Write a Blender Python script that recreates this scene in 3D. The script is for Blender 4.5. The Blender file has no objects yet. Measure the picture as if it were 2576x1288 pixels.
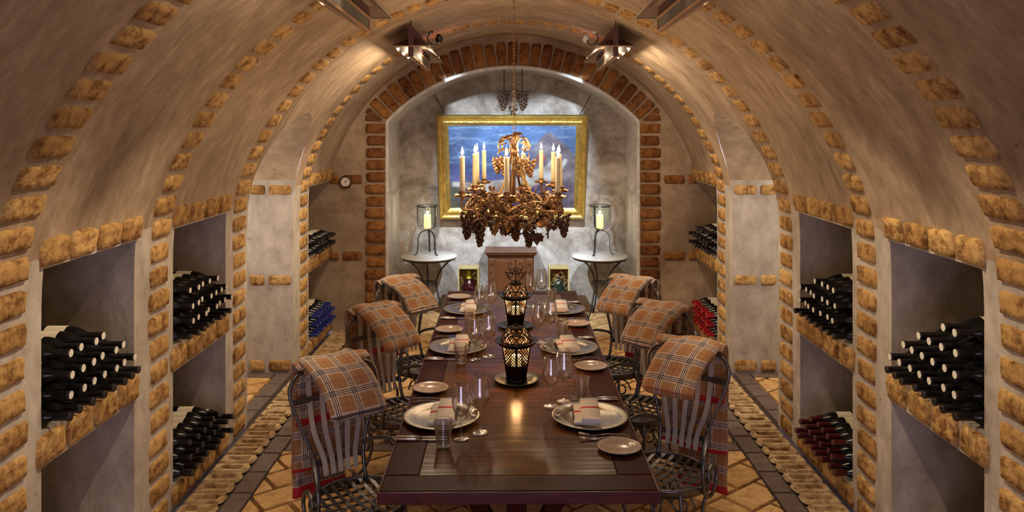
import bpy, bmesh, math, random
from mathutils import Vector, Matrix, noise
random.seed(7)
S = bpy.context.scene
COL = S.collection
pi = math.pi

# ------------------------------------------------------------------ camera, world, exposure
F = 1930.0            # focal length in pixels of the 2576x1288 frame
VX, VY, H = 1290.0, 313.0, 2.1
cd = bpy.data.cameras.new('camera')
cam = bpy.data.objects.new('camera', cd); COL.objects.link(cam)
cam.location = (0, 0, H); cam.rotation_euler = (pi/2, 0, 0)
cd.sensor_width = 36; cd.lens = F/2576*36
cd.shift_x = -(VX-1288)/2576; cd.shift_y = -(644-VY)/2576
cd.clip_start = 0.05
S.camera = cam
w = bpy.data.worlds.new('world'); S.world = w; w.use_nodes = True
bg = w.node_tree.nodes['Background']; bg.inputs[0].default_value = (0.50, 0.45, 0.62, 1); bg.inputs[1].default_value = 4.8
S.view_settings.view_transform = 'Standard'; S.view_settings.look = 'None'
S.view_settings.gamma = 1; S.view_settings.exposure = 0.1
S.cycles.max_bounces = 7; S.cycles.diffuse_bounces = 4; S.cycles.glossy_bounces = 3
S.cycles.transparent_max_bounces = 24; S.cycles.transmission_bounces = 6
S.cycles.sample_clamp_indirect = 3.0; S.cycles.caustics_reflective = False; S.cycles.caustics_refractive = False
E_CANDLE, E_LANTERN, E_SPOT, E_TABLE, E_HURR = 3.4, 34.0, 380.0, 10.0, 3.0
WARM = (1.0, 0.72, 0.44); LWARM = (1.0, 0.78, 0.53); COOL = (0.72, 0.86, 1.0)

def lamp(name, kind, loc, energy, color, parent=None, radius=0.01, **kw):
    l = bpy.data.lights.new(name, kind); l.energy = energy; l.color = color
    if kind in ('POINT', 'SPOT'): l.shadow_soft_size = radius
    for k, v in kw.items(): setattr(l, k, v)
    o = bpy.data.objects.new(name, l); COL.objects.link(o); o.location = loc
    if parent: o.parent = parent
    return o

# ------------------------------------------------------------------ pixel -> point helpers
def P(px, py, D): return Vector(((px-VX)*D/F, D, H-(py-VY)*D/F))
def T(px, py, z=0.76):
    D = (H-z)*F/(py-VY); return Vector(((px-VX)*D/F, D, z))

# ------------------------------------------------------------------ materials
MATS = {}
def newmat(name):
    m = bpy.data.materials.new(name); m.use_nodes = True
    nt = m.node_tree; MATS[name] = m
    return m, nt, nt.nodes['Principled BSDF']
def simple(name, col, rough=0.5, metal=0.0, bump=0.0, bscale=60, var=0.0, vscale=8, spec=0.5, coat=0.0):
    m, nt, b = newmat(name)
    b.inputs['Base Color'].default_value = (*col, 1); b.inputs['Roughness'].default_value = rough
    b.inputs['Metallic'].default_value = metal; b.inputs['Specular IOR Level'].default_value = spec
    b.inputs['Coat Weight'].default_value = coat
    tc = nt.nodes.new('ShaderNodeTexCoord')
    if var:
        n = nt.nodes.new('ShaderNodeTexNoise'); n.inputs['Scale'].default_value = vscale; n.inputs['Detail'].default_value = 6
        nt.links.new(tc.outputs['Object'], n.inputs['Vector'])
        r = nt.nodes.new('ShaderNodeValToRGB')
        r.color_ramp.elements[0].position = .3; r.color_ramp.elements[1].position = .7
        r.color_ramp.elements[0].color = (*[c*(1-var) for c in col], 1)
        r.color_ramp.elements[1].color = (*[min(1, c*(1+var*.6)) for c in col], 1)
        nt.links.new(n.outputs['Fac'], r.inputs['Fac']); nt.links.new(r.outputs['Color'], b.inputs['Base Color'])
    if bump:
        n = nt.nodes.new('ShaderNodeTexNoise'); n.inputs['Scale'].default_value = bscale; n.inputs['Detail'].default_value = 5
        nt.links.new(tc.outputs['Object'], n.inputs['Vector'])
        bp = nt.nodes.new('ShaderNodeBump'); bp.inputs['Strength'].default_value = bump; bp.inputs['Distance'].default_value = .01
        nt.links.new(n.outputs['Fac'], bp.inputs['Height']); nt.links.new(bp.outputs['Normal'], b.inputs['Normal'])
    return m

def plaster(name, light, dark, streak=(1.2, .5, 1.2), bump=.35, lo=.35, hi=.65):
    m, nt, b = newmat(name); b.inputs['Roughness'].default_value = .85; b.inputs['Specular IOR Level'].default_value = .2
    tc = nt.nodes.new('ShaderNodeTexCoord')
    mp = nt.nodes.new('ShaderNodeMapping'); mp.inputs['Scale'].default_value = streak
    nt.links.new(tc.outputs['Object'], mp.inputs['Vector'])
    n1 = nt.nodes.new('ShaderNodeTexNoise'); n1.inputs['Scale'].default_value = 1.6; n1.inputs['Detail'].default_value = 9; n1.inputs['Roughness'].default_value = .62; n1.inputs['Distortion'].default_value = 1.1
    nt.links.new(mp.outputs['Vector'], n1.inputs['Vector'])
    r = nt.nodes.new('ShaderNodeValToRGB'); r.color_ramp.elements[0].position = lo; r.color_ramp.elements[1].position = hi
    r.color_ramp.elements[0].color = (*dark, 1); r.color_ramp.elements[1].color = (*light, 1)
    nt.links.new(n1.outputs['Fac'], r.inputs['Fac'])
    # sparse dark pits
    n3 = nt.nodes.new('ShaderNodeTexNoise'); n3.inputs['Scale'].default_value = 26; n3.inputs['Detail'].default_value = 3
    nt.links.new(tc.outputs['Object'], n3.inputs['Vector'])
    r3 = nt.nodes.new('ShaderNodeValToRGB'); r3.color_ramp.elements[0].position = .24; r3.color_ramp.elements[1].position = .29
    r3.color_ramp.elements[0].color = (.45, .4, .35, 1); r3.color_ramp.elements[1].color = (1, 1, 1, 1)
    nt.links.new(n3.outputs['Fac'], r3.inputs['Fac'])
    mx = nt.nodes.new('ShaderNodeMix'); mx.data_type = 'RGBA'; mx.blend_type = 'MULTIPLY'; mx.inputs[0].default_value = 1
    nt.links.new(r.outputs['Color'], mx.inputs[6]); nt.links.new(r3.outputs['Color'], mx.inputs[7])
    n5 = nt.nodes.new('ShaderNodeTexNoise'); n5.inputs['Scale'].default_value = 11; n5.inputs['Detail'].default_value = 8; n5.inputs['Roughness'].default_value = .7
    nt.links.new(mp.outputs['Vector'], n5.inputs['Vector'])
    r5 = nt.nodes.new('ShaderNodeValToRGB'); r5.color_ramp.elements[0].position = .32; r5.color_ramp.elements[1].position = .66
    r5.color_ramp.elements[0].color = (.72, .69, .66, 1); r5.color_ramp.elements[1].color = (1.12, 1.12, 1.12, 1)
    nt.links.new(n5.outputs['Fac'], r5.inputs['Fac'])
    m5 = nt.nodes.new('ShaderNodeMix'); m5.data_type = 'RGBA'; m5.blend_type = 'MULTIPLY'; m5.inputs[0].default_value = 1
    nt.links.new(mx.outputs[2], m5.inputs[6]); nt.links.new(r5.outputs['Color'], m5.inputs[7])
    nt.links.new(m5.outputs[2], b.inputs['Base Color'])
    n2 = nt.nodes.new('ShaderNodeTexNoise'); n2.inputs['Scale'].default_value = 7; n2.inputs['Detail'].default_value = 8; n2.inputs['Distortion'].default_value = .4
    nt.links.new(mp.outputs['Vector'], n2.inputs['Vector'])
    bp = nt.nodes.new('ShaderNodeBump'); bp.inputs['Strength'].default_value = bump; bp.inputs['Distance'].default_value = .03
    nt.links.new(n2.outputs['Fac'], bp.inputs['Height']); nt.links.new(bp.outputs['Normal'], b.inputs['Normal'])
    return m

def brickmat(name, c1, c2, dark, rough=.9):
    m, nt, b = newmat(name); b.inputs['Roughness'].default_value = rough; b.inputs['Specular IOR Level'].default_value = .25
    at = nt.nodes.new('ShaderNodeAttribute'); at.attribute_name = 'rnd'
    tc = nt.nodes.new('ShaderNodeTexCoord')
    mx = nt.nodes.new('ShaderNodeMix'); mx.data_type = 'RGBA'
    mx.inputs[6].default_value = (*c1, 1); mx.inputs[7].default_value = (*c2, 1)
    nt.links.new(at.outputs['Fac'], mx.inputs[0])
    n = nt.nodes.new('ShaderNodeTexNoise'); n.inputs['Scale'].default_value = 16; n.inputs['Detail'].default_value = 7; n.inputs['Roughness'].default_value = .7
    nt.links.new(tc.outputs['Object'], n.inputs['Vector'])
    r = nt.nodes.new('ShaderNodeValToRGB'); r.color_ramp.elements[0].position = .36; r.color_ramp.elements[1].position = .56
    r.color_ramp.elements[0].color = (*dark, 1); r.color_ramp.elements[1].color = (1, 1, 1, 1)
    nt.links.new(n.outputs['Fac'], r.inputs['Fac'])
    m2 = nt.nodes.new('ShaderNodeMix'); m2.data_type = 'RGBA'; m2.blend_type = 'MULTIPLY'; m2.inputs[0].default_value = 1
    nt.links.new(mx.outputs[2], m2.inputs[6]); nt.links.new(r.outputs['Color'], m2.inputs[7])
    nt.links.new(m2.outputs[2], b.inputs['Base Color'])
    n2 = nt.nodes.new('ShaderNodeTexNoise'); n2.inputs['Scale'].default_value = 35; n2.inputs['Detail'].default_value = 6
    nt.links.new(tc.outputs['Object'], n2.inputs['Vector'])
    bp = nt.nodes.new('ShaderNodeBump'); bp.inputs['Strength'].default_value = .7; bp.inputs['Distance'].default_value = .012
    nt.links.new(n2.outputs['Fac'], bp.inputs['Height']); nt.links.new(bp.outputs['Normal'], b.inputs['Normal'])
    return m

def woodmat(name, c1, c2, scale=(14, 1.2, 14), rough=.35, coat=.0):
    m, nt, b = newmat(name); b.inputs['Roughness'].default_value = rough; b.inputs['Coat Weight'].default_value = coat; b.inputs['Coat Roughness'].default_value = .15
    tc = nt.nodes.new('ShaderNodeTexCoord'); mp = nt.nodes.new('ShaderNodeMapping'); mp.inputs['Scale'].default_value = scale
    nt.links.new(tc.outputs['Object'], mp.inputs['Vector'])
    n = nt.nodes.new('ShaderNodeTexNoise'); n.inputs['Scale'].default_value = 2.5; n.inputs['Detail'].default_value = 8; n.inputs['Distortion'].default_value = .5
    nt.links.new(mp.outputs['Vector'], n.inputs['Vector'])
    r = nt.nodes.new('ShaderNodeValToRGB'); r.color_ramp.elements[0].position = .3; r.color_ramp.elements[1].position = .7
    r.color_ramp.elements[0].color = (*c1, 1); r.color_ramp.elements[1].color = (*c2, 1)
    nt.links.new(n.outputs['Fac'], r.inputs['Fac']); nt.links.new(r.outputs['Color'], b.inputs['Base Color'])
    bp = nt.nodes.new('ShaderNodeBump'); bp.inputs['Strength'].default_value = .25; bp.inputs['Distance'].default_value = .004
    nt.links.new(n.outputs['Fac'], bp.inputs['Height']); nt.links.new(bp.outputs['Normal'], b.inputs['Normal'])
    return m

def glassmat(name, tint=(1, 1, 1), base=.05, edge=.75, pw=3.0):
    m = bpy.data.materials.new(name); m.use_nodes = True; nt = m.node_tree; nt.nodes.clear(); MATS[name] = m
    out = nt.nodes.new('ShaderNodeOutputMaterial'); mix = nt.nodes.new('ShaderNodeMixShader')
    tr = nt.nodes.new('ShaderNodeBsdfTransparent'); tr.inputs[0].default_value = (*tint, 1)
    gl = nt.nodes.new('ShaderNodeBsdfGlossy'); gl.inputs['Roughness'].default_value = .10; gl.inputs['Color'].default_value = (.95, .95, .95, 1)
    lw = nt.nodes.new('ShaderNodeLayerWeight'); lw.inputs[0].default_value = .5
    p = nt.nodes.new('ShaderNodeMath'); p.operation = 'POWER'; p.inputs[1].default_value = pw
    a = nt.nodes.new('ShaderNodeMath'); a.operation = 'MULTIPLY_ADD'; a.inputs[1].default_value = edge; a.inputs[2].default_value = base
    nt.links.new(lw.outputs['Facing'], p.inputs[0]); nt.links.new(p.outputs[0], a.inputs[0]); nt.links.new(a.outputs[0], mix.inputs[0])
    nt.links.new(tr.outputs[0], mix.inputs[1]); nt.links.new(gl.outputs[0], mix.inputs[2]); nt.links.new(mix.outputs[0], out.inputs[0])
    return m

def flamemat(name, col, strength):
    m = bpy.data.materials.new(name); m.use_nodes = True; nt = m.node_tree; nt.nodes.clear(); MATS[name] = m
    out = nt.nodes.new('ShaderNodeOutputMaterial'); add = nt.nodes.new('ShaderNodeAddShader')
    tr = nt.nodes.new('ShaderNodeBsdfTransparent'); em = nt.nodes.new('ShaderNodeEmission')
    em.inputs[0].default_value = (*col, 1); em.inputs[1].default_value = strength
    nt.links.new(tr.outputs[0], add.inputs[0]); nt.links.new(em.outputs[0], add.inputs[1]); nt.links.new(add.outputs[0], out.inputs[0])
    return m

def plaidmat(name, base):
    m, nt, b = newmat(name); b.inputs['Roughness'].default_value = .95; b.inputs['Specular IOR Level'].default_value = .1
    b.inputs['Sheen Weight'].default_value = .3
    uv = nt.nodes.new('ShaderNodeUVMap'); uv.uv_map = 'plaid'
    sp = nt.nodes.new('ShaderNodeSeparateXYZ'); nt.links.new(uv.outputs[0], sp.inputs[0])
    def M(op, a, c=None, d=None):
        n = nt.nodes.new('ShaderNodeMath'); n.operation = op
        for i, v in enumerate((a, c, d)):
            if v is None: continue
            if isinstance(v, (int, float)): n.inputs[i].default_value = v
            else: nt.links.new(v, n.inputs[i])
        return n.outputs[0]
    def stripes(coord):
        t = M('FRACT', M('MULTIPLY', coord, 1/.108))
        d = M('ABSOLUTE', M('SUBTRACT', t, .5))
        white = M('MULTIPLY', M('LESS_THAN', d, .165), .82)
        bl = M('MULTIPLY', M('MAXIMUM', M('LESS_THAN', d, .024), M('LESS_THAN', M('ABSOLUTE', M('SUBTRACT', d, .088)), .024)), .82)
        red = M('MULTIPLY', M('GREATER_THAN', d, .482), .55)
        return white, bl, red
    wu, bu, ru = stripes(sp.outputs[0]); wv, bv, rv = stripes(sp.outputs[1])
    def mix(fac, c_in, col):
        n = nt.nodes.new('ShaderNodeMix'); n.data_type = 'RGBA'
        if isinstance(fac, (int, float)): n.inputs[0].default_value = fac
        else: nt.links.new(fac, n.inputs[0])
        if isinstance(c_in, tuple): n.inputs[6].default_value = (*c_in, 1)
        else: nt.links.new(c_in, n.inputs[6])
        n.inputs[7].default_value = (*col, 1)
        return n.outputs[2]
    c = mix(M('MULTIPLY', wu, .80), base, (.78, .66, .56)); c = mix(M('MULTIPLY', wv, .80), c, (.78, .66, .56))
    c = mix(ru, c, (.35, .04, .02)); c = mix(rv, c, (.35, .04, .02))
    c = mix(bu, c, (.015, .012, .02)); c = mix(bv, c, (.015, .012, .02))
    nt.links.new(c, b.inputs['Base Color'])
    n2 = nt.nodes.new('ShaderNodeTexNoise'); n2.inputs['Scale'].default_value = 600
    nt.links.new(uv.outputs[0], n2.inputs['Vector'])
    bp = nt.nodes.new('ShaderNodeBump'); bp.inputs['Strength'].default_value = .3; bp.inputs['Distance'].default_value = .003
    nt.links.new(n2.outputs['Fac'], bp.inputs['Height']); nt.links.new(bp.outputs['Normal'], b.inputs['Normal'])
    return m

def attrmat(name, rough=.5, attr='paint'):
    m, nt, b = newmat(name); b.inputs['Roughness'].default_value = rough
    at = nt.nodes.new('ShaderNodeAttribute'); at.attribute_name = attr
    nt.links.new(at.outputs['Color'], b.inputs['Base Color'])
    return m

M_VAULT = plaster('vault_plaster', (.50, .385, .27), (.25, .175, .115), streak=(.8, 1.6, .8), lo=.28, hi=.68, bump=.28)
M_WALL = plaster('wall_plaster', (.56, .51, .45), (.36, .31, .26), streak=(1, 1, .6), lo=.25, hi=.6)
M_BACK = plaster('alcove_plaster', (.54, .50, .46), (.25, .21, .175), streak=(1.2, 1, 1.2), lo=.36, hi=.6)
M_REVEAL = plaster('reveal_paint', (.72, .71, .68), (.55, .53, .49), lo=.35, hi=.6, bump=.1)
M_REVEAL.node_tree.nodes['Principled BSDF'].inputs['Roughness'].default_value = .32
M_REVEAL.node_tree.nodes['Principled BSDF'].inputs['Specular IOR Level'].default_value = .6
M_BRICK = brickmat('ochre_brick', (.62, .39, .15), (.44, .25, .085), (.32, .22, .14))
M_BRICKR = brickmat('russet_brick', (.34, .155, .045), (.19, .075, .025), (.42, .32, .28))
M_FBRICK = brickmat('floor_brick', (.58, .43, .24), (.44, .30, .15), (.38, .28, .2), rough=.6)
M_FTILE = brickmat('floor_tile', (.72, .48, .22), (.55, .33, .13), (.66, .55, .45), rough=.45)
M_FSLATE = brickmat('floor_slate', (.17, .13, .115), (.13, .095, .085), (.7, .65, .6), rough=.55)
M_GROUT = simple('dark_grout', (.07, .05, .04), .9, bump=.3)
M_IRON = simple('wrought_iron', (.16, .155, .16), .32, .85, bump=.25, bscale=90)
M_STEEL = simple('strap_steel', (.85, .82, .76), .28, .6, bump=.06, bscale=60)
M_DIRON = simple('dark_iron', (.05, .045, .045), .42, .7)
M_COPPER = simple('rusty_copper', (.44, .26, .12), .40, .8, bump=.5, bscale=60, var=.55, vscale=14)
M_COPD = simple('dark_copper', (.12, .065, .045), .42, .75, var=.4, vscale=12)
M_MAROON = simple('maroon_paint', (.075, .022, .018), .5)
M_CREAM = simple('cream_enamel', (.30, .21, .14), .6)
M_FRAMEC = simple('copper_frame', (.52, .30, .16), .45, .2)
M_MICA = simple('mica_panel', (.16, .14, .11), .6, var=.3, vscale=5)
M_WAX = None
def waxmat(name, col, em):
    m, nt, b = newmat(name); b.inputs['Base Color'].default_value = (*col, 1); b.inputs['Roughness'].default_value = .45
    b.inputs['Subsurface Weight'].default_value = .4; b.inputs['Subsurface Radius'].default_value = (.02, .012, .006)
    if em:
        b.inputs['Emission Color'].default_value = (1, .62, .25, 1); b.inputs['Emission Strength'].default_value = em  # emission puts the flame's glow into the wax
    return m
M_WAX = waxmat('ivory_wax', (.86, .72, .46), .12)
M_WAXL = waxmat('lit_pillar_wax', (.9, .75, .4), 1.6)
M_FLAME = flamemat('candle_flame', (1, .78, .42), 2.6)
M_GLASS = glassmat('clear_glass', base=.13, edge=.95, pw=1.6)
M_GLASSG = glassmat('greenish_glass', tint=(.93, .97, .95), base=.06, edge=.6, pw=2.2)
M_BOT = simple('dark_bottle_glass', (.006, .006, .006), .22, spec=.35)
M_BOTG = simple('green_bottle_glass', (.008, .018, .013), .12, spec=.5)
M_BOTR = simple('red_wine_bottle', (.022, .002, .004), .12, spec=.5)
M_CAPK = simple('black_capsule', (.018, .014, .015), .35)
M_CAPW = simple('pale_cap_top', (.72, .70, .62), .5)
M_CAPR = simple('red_capsule', (.40, .02, .03), .3)
M_CAPM = simple('burgundy_capsule', (.085, .014, .014), .3)
M_CAPB = simple('blue_capsule', (.03, .04, .24), .3)
M_LABEL = simple('cream_label', (.62, .55, .42), .7)
M_YEL = simple('yellow_seal', (.42, .38, .02), .45)
M_TFRAME = woodmat('dark_red_wood', (.036, .008, .006), (.08, .018, .012), (3, 14, 14), .38, .0)
M_TPLANK = woodmat('brown_plank_wood', (.075, .030, .007), (.19, .083, .020), (1.2, 14, 14), .22, .0)
for _m, _s in ((M_TFRAME, .05), (M_TPLANK, .14)): _m.node_tree.nodes['Principled BSDF'].inputs['Specular IOR Level'].default_value = _s
M_TEDGE = woodmat('oxblood_edge', (.06, .008, .010), (.11, .016, .018), (3, 3, 14), .3, .2)
M_CABW = woodmat('cabinet_wood', (.07, .022, .007), (.13, .046, .013), (6, 6, 1.2), .4)
M_PINE = woodmat('pine_crate', (.33, .24, .09), (.45, .34, .14), (6, 6, 1.5), .6)
M_STRAW = simple('straw', (.62, .38, .14), .8)
M_PEWTER = simple('pewter', (.42, .385, .34), .33, .88, bump=.12, bscale=40, var=.2, vscale=6)
M_TRAY = simple('dark_pewter', (.13, .12, .105), .35, .85, bump=.1)
M_SILVER = simple('cutlery_silver', (.75, .73, .70), .15, 1.0)
M_PORC = simple('cream_porcelain', (.62, .50, .42), .18)
M_NAPKIN = simple('white_linen', (.93, .91, .88), .9, bump=.2, bscale=250)
M_REDST = simple('red_stripe', (.70, .06, .08), .9)
M_REDTRIM = simple('red_blanket_trim', (.45, .012, .02), .8)
M_PLAID = plaidmat('plaid_wool', (.37, .20, .085))
M_MARBLE = simple('pale_marble', (.66, .62, .56), .2, var=.1, vscale=5)
M_GOLD = simple('gilt_frame', (.62, .43, .11), .3, .85, bump=.4, bscale=50, var=.25, vscale=20)
M_GOLDD = simple('dull_gilt', (.45, .28, .07), .4, .8, bump=.5, bscale=80, var=.3)
M_BLACK = simple('blackened_brass', (.025, .016, .012), .32, .85)
M_BRASS = simple('aged_brass', (.55, .42, .18), .25, .9)
M_DIAL = simple('dial_face', (.75, .70, .58), .4)
M_CANVAS = attrmat('oil_paint', .4)
M_WHITEM = simple('white_lamp_metal', (.75, .75, .73), .35)

# ------------------------------------------------------------------ mesh builder
class MB:
    def __init__(s): s.v = []; s.f = []; s.m = []; s.r = []; s.sm = []
    def add(s, verts, faces, mi=0, rnd=0., smooth=True):
        o = len(s.v); s.v += [tuple(p) for p in verts]
        for f in faces:
            s.f.append([i+o for i in f]); s.m.append(mi); s.r.append(rnd); s.sm.append(smooth)
        return s
    def box(s, c, d, mi=0, rot=None, bev=0.0, taper=1.0):
        x, y, z = [k/2 for k in d]
        b = min(bev, x*.9, y*.9, z*.9)
        bm = bmesh.new(); bmesh.ops.create_cube(bm, size=1)
        for v in bm.verts:
            t = taper if v.co.z > 0 else 1
            v.co = Vector((v.co.x*2*x*t, v.co.y*2*y*t, v.co.z*2*z))
        if b > 0: bmesh.ops.bevel(bm, geom=list(bm.edges), offset=b, segments=2, affect='EDGES', profile=.5)
        mt = Matrix.Translation(Vector(c)) @ (rot.to_4x4() if rot else Matrix.Identity(4))
        bm.verts.ensure_lookup_table()
        s.add([mt @ v.co for v in bm.verts], [[v.index for v in f.verts] for f in bm.faces], mi, smooth=False)
        bm.free(); return s
    def tube(s, pts, r, n=8, closed=False, mi=0, caps=True, flat=None):
        pts = [Vector(p) for p in pts]; N = len(pts)
        rr = r if isinstance(r, (list, tuple)) else [r]*N
        V = []; up = None
        for i, p in enumerate(pts):
            a = pts[(i-1) % N] if (closed or i > 0) else pts[0]
            b = pts[(i+1) % N] if (closed or i < N-1) else pts[-1]
            t = (b-a); t = t.normalized() if t.length > 1e-9 else Vector((0, 0, 1))
            if up is None:
                up = Vector((0, 0, 1)) if abs(t.z) < .9 else Vector((1, 0, 0))
                if flat is not None: up = Vector(flat)
            u = up - t*up.dot(t)
            if u.length < 1e-6: u = t.orthogonal()
            u.normalize(); up = u; q = t.cross(u)
            for k in range(n):
                an = 2*pi*k/n
                V.append(p + (u*math.cos(an) + q*math.sin(an))*rr[i])
        Fc = []
        for i in range(N if closed else N-1):
            j = (i+1) % N
            for k in range(n):
                l = (k+1) % n
                Fc.append([i*n+k, i*n+l, j*n+l, j*n+k])
        if caps and not closed:
            Fc.append(list(range(n-1, -1, -1))); Fc.append([(N-1)*n+k for k in range(n)])
        return s.add(V, Fc, mi)
    def strap(s, pts, wd, th, across, mi=0):
        pts = [Vector(p) for p in pts]; N = len(pts); V = []; ac = Vector(across).normalized()
        for i, p in enumerate(pts):
            t = (pts[min(i+1, N-1)]-pts[max(i-1, 0)]).normalized()
            a = (ac - t*ac.dot(t)).normalized(); n = t.cross(a)
            for u, v in ((-1, -1), (1, -1), (1, 1), (-1, 1)): V.append(p + a*u*wd/2 + n*v*th/2)
        Fc = []
        for i in range(N-1):
            for k in range(4):
                l = (k+1) % 4; Fc.append([i*4+k, i*4+l, i*4+4+l, i*4+4+k])
        Fc += [[3, 2, 1, 0], [(N-1)*4+k for k in range(4)]]
        return s.add(V, Fc, mi, smooth=False)
    def lathe(s, prof, n=24, mi=0, c=(0, 0, 0), M=None, smooth=True):
        V = []; Fc = []; idx = []
        for (r, z) in prof:
            if r < 1e-6: idx.append([len(V)]); V.append(Vector((0, 0, z)))
            else:
                idx.append([len(V)+k for k in range(n)])
                V += [Vector((r*math.cos(2*pi*k/n), r*math.sin(2*pi*k/n), z)) for k in range(n)]
        for a, b in zip(idx, idx[1:]):
            for k in range(n):
                l = (k+1) % n
                q = [a[k % len(a)], a[l % len(a)], b[l % len(b)], b[k % len(b)]]
                q2 = []
                for i in q:
                    if i not in q2: q2.append(i)
                if len(q2) > 2: Fc.append(q2)
        c = Vector(c)
        V = [(M @ v if M else v) + c for v in V]
        return s.add(V, Fc, mi, smooth=smooth)
    def grid(s, rows, mi=0, rnd=0., smooth=True, flip=False, closed=False):
        nr, nc = len(rows), len(rows[0]); V = [p for r in rows for p in r]; Fc = []
        for i in range(nr-1):
            for j in range(nc if closed else nc-1):
                k = (j+1) % nc
                q = [i*nc+j, i*nc+k, (i+1)*nc+k, (i+1)*nc+j]
                Fc.append(q[::-1] if flip else q)
        return s.add(V, Fc, mi, rnd, smooth)
    def sphere(s, c, r, mi=0, seg=8, sc=(1, 1, 1)):
        c = Vector(c); h = seg//2
        V = []; idx = []
        for i in range(h+1):
            a = pi*i/h
            if i in (0, h): idx.append([len(V)]*seg); V.append(c+Vector((0, 0, r*math.cos(a)*sc[2])))
            else:
                idx.append([len(V)+k for k in range(seg)])
                V += [c+Vector((r*math.sin(a)*math.cos(2*pi*k/seg)*sc[0], r*math.sin(a)*math.sin(2*pi*k/seg)*sc[1], r*math.cos(a)*sc[2])) for k in range(seg)]
        Fc = []
        for i in range(h):
            for k in range(seg):
                l = (k+1) % seg; q = []
                for x in (idx[i][k], idx[i+1][k], idx[i+1][l], idx[i][l]):
                    if x not in q: q.append(x)
                Fc.append(q)
        return s.add(V, Fc, mi)
    def brick(s, p00, p10, p11, p01, N, h=.012, rough=.006, frog=0., mi=0, n=4, m=3, rnd=None):
        """worn brick face on quad; N outward normal"""
        rnd = random.random() if rnd is None else rnd
        p00, p10, p11, p01, N = map(Vector, (p00, p10, p11, p01, N)); sd = random.random()*100
        us = [0, .06]+[.06+.88*i/n for i in range(1, n)]+[.94, 1]
        vs = [0, .1]+[.1+.8*i/m for i in range(1, m)]+[.9, 1]
        if frog > .009:
            us = [0, .06, .17, .20, .4, .6, .80, .83, .94, 1]; vs = [0, .1, .27, .33, .5, .67, .73, .9, 1]
        rows = []
        for iv, v in enumerate(vs):
            row = []
            for iu, u in enumerate(us):
                uu, vv = u, v
                edge = iu in (0, len(us)-1) or iv in (0, len(vs)-1)
                # pull corners in for a worn outline
                du, dv = abs(u-.5)*2, abs(v-.5)*2
                rr = max(0, du-.75)*max(0, dv-.6)*1.2
                uu = .5+(u-.5)*(1-rr); vv = .5+(v-.5)*(1-rr)
                p = p00*(1-uu)*(1-vv)+p10*uu*(1-vv)+p11*uu*vv+p01*(1-uu)*vv
                hh = (-.010 if frog > .015 else -.004) if edge else h
                if frog and .19 < u < .81 and .3 < v < .7: hh -= frog
                q = noise.noise(Vector((p.x*23+sd, p.y*23, p.z*23)))
                if edge:
                    ctr = (p00+p10+p11+p01)/4
                    p = p + (ctr-p).normalized()*rough*1.2*(q+.3)
                else: hh += q*rough
                row.append(p+N*hh)
            rows.append(row)
        # consistent orientation
        fl = (p10-p00).cross(p01-p00).dot(N) < 0
        return s.grid(rows, mi, rnd, flip=fl, smooth=frog < .009)
    def build(s, name, mats, parent=None, loc=(0, 0, 0), rz=0, auto=None, uv=None):
        me = bpy.data.meshes.new(name)
        me.from_pydata(s.v, [], s.f)
        if not isinstance(mats, (list, tuple)): mats = [mats]
        for m in mats: me.materials.append(m)
        me.polygons.foreach_set('material_index', s.m)
        me.polygons.foreach_set('use_smooth', s.sm)
        if any(s.r):
            a = me.attributes.new('rnd', 'FLOAT', 'FACE'); a.data.foreach_set('value', s.r)
        if uv:
            l = me.uv_layers.new(name='plaid')
            for lp in me.loops: l.data[lp.index].uv = uv[lp.vertex_index]
        me.update()
        o = bpy.data.objects.new(name, me); COL.objects.link(o); o.location = loc; o.rotation_euler = (0, 0, rz)
        if parent: o.parent = parent
        return o

def empty(name, loc, rz=0):
    o = bpy.data.objects.new(name, None); COL.objects.link(o); o.location = loc; o.rotation_euler = (0, 0, rz)
    o.empty_display_size = .05; return o
def tag(o, label, cat, group=None):
    o['label'] = label; o['category'] = cat
    if group: o['group'] = group
    return o
def struct(o): o['kind'] = 'structure'; return o
def kids(o): return [c for c in COL.objects if c.parent == o]
def copytree(o, loc=None, rz=None, parent=None, ch=None):
    c = o.copy(); COL.objects.link(c)
    if parent: c.parent = parent
    if loc is not None: c.location = loc
    if rz is not None: c.rotation_euler = (0, 0, rz)
    for k in (CH.get(o.name) or []): copytree(k, parent=c)
    return c
CH = {}
def proto(o):
    """remember a thing's children (recursively) so copies are quick"""
    ks = [c for c in COL.objects if c.parent == o]
    CH[o.name] = ks
    for k in ks: proto(k)
    return o
def cat_rom(pts, n=6, closed=False):
    pts = [Vector(p) for p in pts]; N = len(pts); out = []
    rng = range(N) if closed else range(N-1)
    for i in rng:
        if closed: a, b, c, d = pts[(i-1) % N], pts[i], pts[(i+1) % N], pts[(i+2) % N]
        else: a, b, c, d = pts[max(i-1, 0)], pts[i], pts[i+1], pts[min(i+2, N-1)]
        for k in range(n):
            t = k/n
            out.append(.5*((2*b)+(-a+c)*t+(2*a-5*b+4*c-d)*t*t+(-a+3*b-3*c+d)*t**3))
    if not closed: out.append(pts[-1])
    return out

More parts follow.
